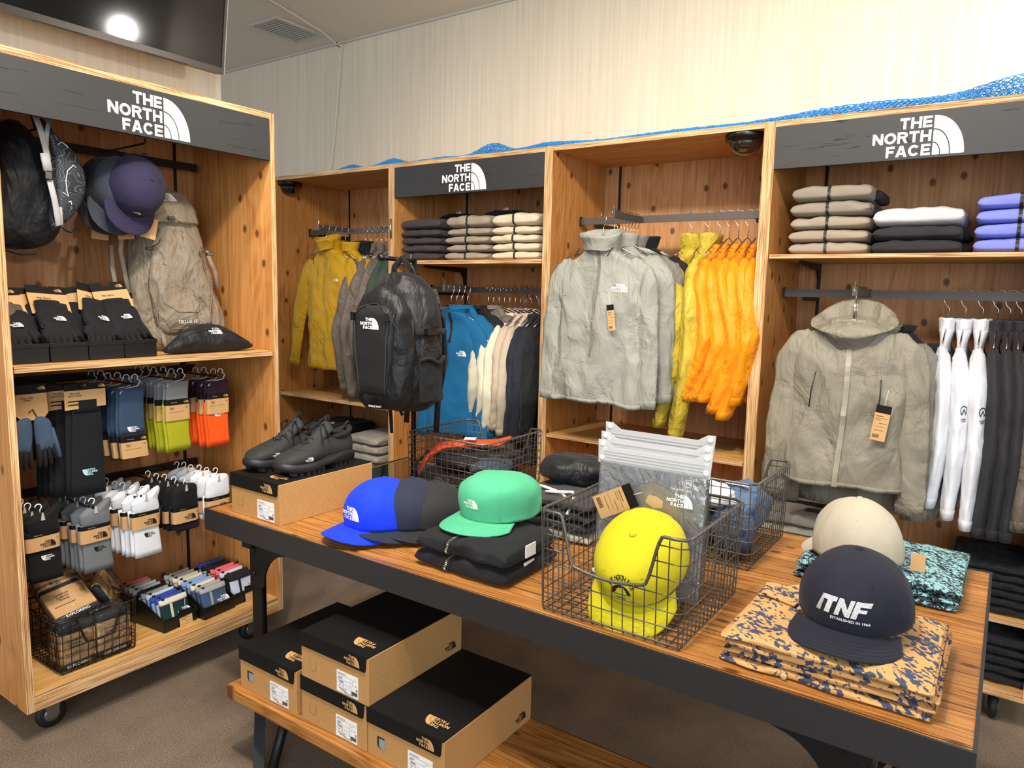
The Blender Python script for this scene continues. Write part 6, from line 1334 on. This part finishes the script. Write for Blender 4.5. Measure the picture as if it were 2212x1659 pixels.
for pts in ([(-.150, -.01, .42), (-.165, -.02, .36), (-.16, -.03, .20)], [(-.185, .0, .38), (-.195, -.01, .30), (-.19, -.01, .18)], [(.14, -.03, .36), (.165, -.03, .28), (.17, -.03, .22)], [(-.09, -.095, .06), (-.095, -.11, .03), (-.085, -.105, .01)], [(.10, -.10, .08), (.13, -.10, .05), (.145, -.09, .03)]):
    MB().tube(pts, .008, 8, flat=.2, up=(0, 1, 0)).build('webbing', fabric('beige_webbing', '8d8173', .1), t, True)

# ================================================================ bottom of the left unit: towels, pouch bins
ZB_ = .1665
basket((-2.462, 1.078, ZB_), QT, .245, .275, .172, 'small dark wire basket with wrapped towels on the base of the left unit', mat=M_WIREDK)
M_FILM = clearplastic('crinkled_film', (.9, .9, .9, 1), .08, .02, 1.25); F_TOWEL = fabric('black_towel', '111217', .3)
def towel(pos, rot, label, sz=(.105, .032, .135)):
    w, d, h = sz; t = thing('wrapped_towel', label, 'towel', pos, 0, rot=rot)
    MB().box(-w / 2 + .002, w / 2 - .002, -d / 2 + .002, d / 2 - .002, .0, h).build('towel_roll', F_TOWEL, t, bevel=.010)
    c = MB().box(-w / 2, w / 2, -d / 2 - .001, d / 2 + .001, .016, h - .020).build('paper_sleeve', M_TAN, t, bevel=.004)
    lettering('Comfort\nCotton\nTowel', .0088, c, M_BLACKINK, -.012, -d / 2 - .0016, h * .60); MB().box(-w * .38, w * .10, -d / 2 - .0022, -d / 2 - .0018, h * .36, h * .375).build('print', M_BLACKINK, c)
    lettering('EXPLORING', .0095, t, M_WHITE, 0, -d / 2 - .0005, .008)
    fm = MB().loft([superring(0, 0, z, w / 2 + .005, d / 2 + .006, 24, 3.5, f=lambda x, y, a: (x + .004 * nz(a * 3, z * 40), y + .004 * nz(a * 4, z * 50, 2))) for z in [-.002 + (h + .012) * k / 10 for k in range(11)]], cap0=True, cap1=True); fm.build('film_wrap', M_FILM, t, True); return t
towel((-2.362, 1.022, ZB_ + .006), (0, 0, QT), 'wrapped black towel with tan sleeve standing at the front left of the small basket'); towel((-2.362, 1.134, ZB_ + .006), (0, 0, QT), 'wrapped black towel with tan sleeve standing at the front right of the small basket')
towel((-2.41, 1.020, ZB_ + .006), (0, 0, QT), 'wrapped towel standing behind the front left one'); towel((-2.41, 1.134, ZB_ + .006), (0, 0, QT), 'wrapped towel standing behind the front right one')
towel((-2.40, 1.052, .312), (radians(-58), radians(-8), QT), 'wrapped towel lying slanted on top of the basket pile, nearest the front', (.13, .03, .14)); towel((-2.475, 1.055, .335), (radians(-50), radians(-4), QT), 'wrapped towel lying slanted behind the front slanted one', (.14, .03, .14)); towel((-2.45, 1.150, .322), (radians(-50), radians(60), QT), 'wrapped black towel with white letters at the right of the pile', (.11, .03, .12))
def pouch(pos, body, rim, label, rot, front=False, w=.108, h=.098, ink=M_WHITE):
    t = thing('small_pouch', label, 'pouch', pos, 0, rot=rot)
    MB().loft([superring(0, 0, h * k / 8, w / 2 * (1 - .03 * k / 8), .010 + .002 * sin(k), 24, 3.2) for k in range(8)], cap0=True, cap1=True).build('body', body, t, True)
    MB().loft([superring(0, 0, z, w / 2 * .985 + .001, r_, 24, 3) for z, r_ in ((h * .80, .0128), (h * .86, .0132), (h * .95, .0105), (h * 1.0, .005))], cap0=True, cap1=True).build('zip_rim', rim, t, True)
    MB().lathe([(.0005, -.001), (.006, -.001), (.006, .006), (.0005, .006)], 10, (-w * .36, -.002, h * .98)).build('zip_end', M_BLKPL, t)
    if front:
        stamp(LOGO, .024, t, ink, (.030, -.0125, h * .40), name='logo'); MB().box(-.022, -.013, -.0145, -.011, .005, h * .8).build('webbing', rim, t, bevel=.001)
    return t
fb = lambda n, c: fabric(n, c, .15)
PK, CR, LB, RB, DG, GY, BG_, YE, BK = fb('coral_pouch', 'd9606a'), fb('cream_pouch', 'cfc9b4'), fb('sky_blue_pouch', '7f9bc9'), fb('royal_pouch', '2c429c'), fb('dark_green_pouch', '10322e'), fb('grey_pouch', '9a9a98'), fb('blue_grey_pouch', '3d5170'), fb('yellow_pouch', 'd99a10'), fb('black_pouch', '121214')
WP = fb('white_pouch', 'b9c0cf')
bins = [(-2.475, 1.372, radians(6), [(DG, CR, 'dark green pouch with cream rim'), (WP, RB, 'royal blue and pale pouch'), (LB, RB, 'royal blue rimmed sky pouch'), (LB, WP, 'sky blue pouch'), (LB, GY, 'grey rimmed sky blue pouch'), (WP, BK, 'black rimmed pale pouch'), (BK, WP, 'pale rimmed black pouch'), (DG, CR, 'cream rimmed green pouch'), (PK, GY, 'grey rimmed coral pouch'), (PK, PK, 'coral pouch')]),
        (-2.455, 1.515, radians(5), [(BG_, GY, 'blue-grey pouch with big white logo'), (BG_, GY, 'blue-grey pouch'), (BG_, CR, 'cream rimmed blue-grey pouch'), (LB, LB, 'sky blue pouch'), (LB, LB, 'second sky blue pouch'), (DG, CR, 'cream rimmed dark green pouch'), (CR, CR, 'cream pouch'), (GY, GY, 'grey pouch'), (GY, GY, 'second grey pouch')]),
        (-2.475, 1.650, radians(4), [(WP, BK, 'pale and black pouch with a tan tag'), (BK, BK, 'black pouch'), (BK, WP, 'pale rimmed black pouch'), (PK, PK, 'coral pouch'), (PK, PK, 'second coral pouch'), (YE, BK, 'yellow and black pouch'), (WP, BK, 'black topped pouch'), (WP, RB, 'royal blue topped pouch')])]
WH = ['left', 'middle', 'right']; WT = ['at the front', 'second from the front', 'third from the front', 'fourth from the front', 'fifth from the front', 'sixth from the front', 'seventh from the front', 'eighth from the front', 'ninth from the front', 'at the very back']
for k, (x, y, rz, ps) in enumerate(bins):
    R_ = Matrix.Rotation(QT + rz, 4, 'Z'); o = bin_mb(.134, .245, .046, .092).build('storage_bin', M_BIN, None, bevel=.0015); o.location = (x + .115, y, ZB_); o.rotation_euler = (0, 0, QT + rz); tag(o, 'black plastic bin of small pouches, %s of three on the base' % WH[k], 'storage bin')
    for i, (b_, r_, nm) in enumerate(ps):
        off = R_ @ Vector((.003 * (i % 2), .020 + .0245 * i * (10 / len(ps)) ** .4, 0)); p = pouch((x + .115 + off.x, y + off.y, ZB_ + .006 + .0012 * i), b_, r_, '%s, %s of the %s bin' % (nm, WT[i], WH[k]), (radians(-14), 0, QT + rz + radians((i % 3 - 1) * 2)), i == 0, ink=M_WHITE if k < 2 else M_BLACKINK)
        if i == 0 and k != 1: hang_tag(p, .020 if k == 0 else .012, -.030, .045, .085 if k == 0 else .072, .050, rot=.08, cord=.035)

# ================================================================ television, net
t = thing('television', 'black flat television mounted high on the left wall, cut by the frame', 'television', (-2.62, 1.779, 2.198), 0, rot=(radians(8), 0, QT))
MB().box(-1.55, 0, .002, .05, 0, .90).build('housing', plain('tv_shell', '29211c', .4), t, bevel=.004)
MB().box(-1.538, -.012, -.0005, .004, .022, .888).build('screen', plain('tv_screen', '030304', .07, 0, .35), t)
bz = MB(); 
for a, b, c, d in ((-1.55, 0, 0, .021), (-1.55, 0, .889, .90), (-1.55, -1.539, .021, .889), (-.011, 0, .021, .889)): bz.box(a, b, -.004, .003, c, d)
bz.build('bezel', plain('tv_bezel', '3d3835', .3, .6), t); MB().box(0, .0035, -.004, .03, 0, .90).build('side_trim', plain('tv_trim', '8d8a88', .3, .8), t)
stamp(text_polys('Hisense', .02), .0095, t, M_WHITE, (-.83, -.0045, .0105), name='lettering')
for x0 in (-1.35, -.66, -.30):
    MB().box(x0, x0 + .16, .012, .026, -.0008, .0005).build('vent', M_BLACKINK, t)
MB().box(-.95, -.75, .05, .13, .35, .5).build('wall_mount', M_IRON, t)
d_ = bpy.data.lights.new('wall_spot', 'AREA'); d_.shape = 'DISK'; d_.size = .11; d_.energy = 16; d_.color = (1, .95, .88); o = bpy.data.objects.new('wall_spot', d_); COL.objects.link(o); o.location = (.66, 3.04, 2.385); o.rotation_euler = Vector((-.89, -.45, -.04)).to_track_quat('-Z', 'Y').to_euler()
M_NET = plain('blue_net_cord', '1f7fc4', .5)
def net_h(x):
    return .010 + .030 * math.exp(-((x + 3.02) / .05) ** 2) + .036 * math.exp(-((x + 2.72) / .07) ** 2) + .014 * math.exp(-((x + 2.4) / .2) ** 2) + .052 * math.exp(-((x + 2.08) / .09) ** 2) + .028 * math.exp(-((x + 1.75) / .2) ** 2) + .020 * math.exp(-((x + 1.2) / .3) ** 2) + .040 * math.exp(-((x + .5) / .35) ** 2) + .066 * math.exp(-((x + .02) / .17) ** 2)
def net():
    m = MB(); step = .0185
    for L_, (ya, yb, k) in enumerate(((2.745, 2.90, 1.0), (2.76, 2.93, .6), (2.75, 2.88, .82))):
        nx = int(3.25 / step); ny = 9; P = {}
        for i in range(nx + 1):
            for j in range(ny + 1):
                x = -3.08 + i * step + (step / 2 if j % 2 else 0); v = j / ny; y = ya + (yb - ya) * v + .012 * nz(x * 7, L_ * 5.0); y += .006 * nz(x * 40, j * 2.0, L_)
                z = ZT + .002 + net_h(x) * k * sin(min(1, v * 1.25) * pi * .62) + .006 * abs(nz(x * 30, j * 1.7, L_ * 3)); P[i, j] = (x + .005 * nz(x * 50, j, L_), y, z)
        for i in range(nx):
            for j in range(ny):
                for a in (((i, j + 1), (i + 1, j + 1)) if j % 2 else ((i, j + 1), (i - 1, j + 1))):
                    if a in P and not (-2.98 < P[i, j][0] < -2.86): m.tube([P[i, j], P[a]], .0016, 3, cap=False)
    o = m.build('netting', M_NET, None, fix=False); tag(o, 'blue knotted netting heaped along the top of the back units', 'net')
net()
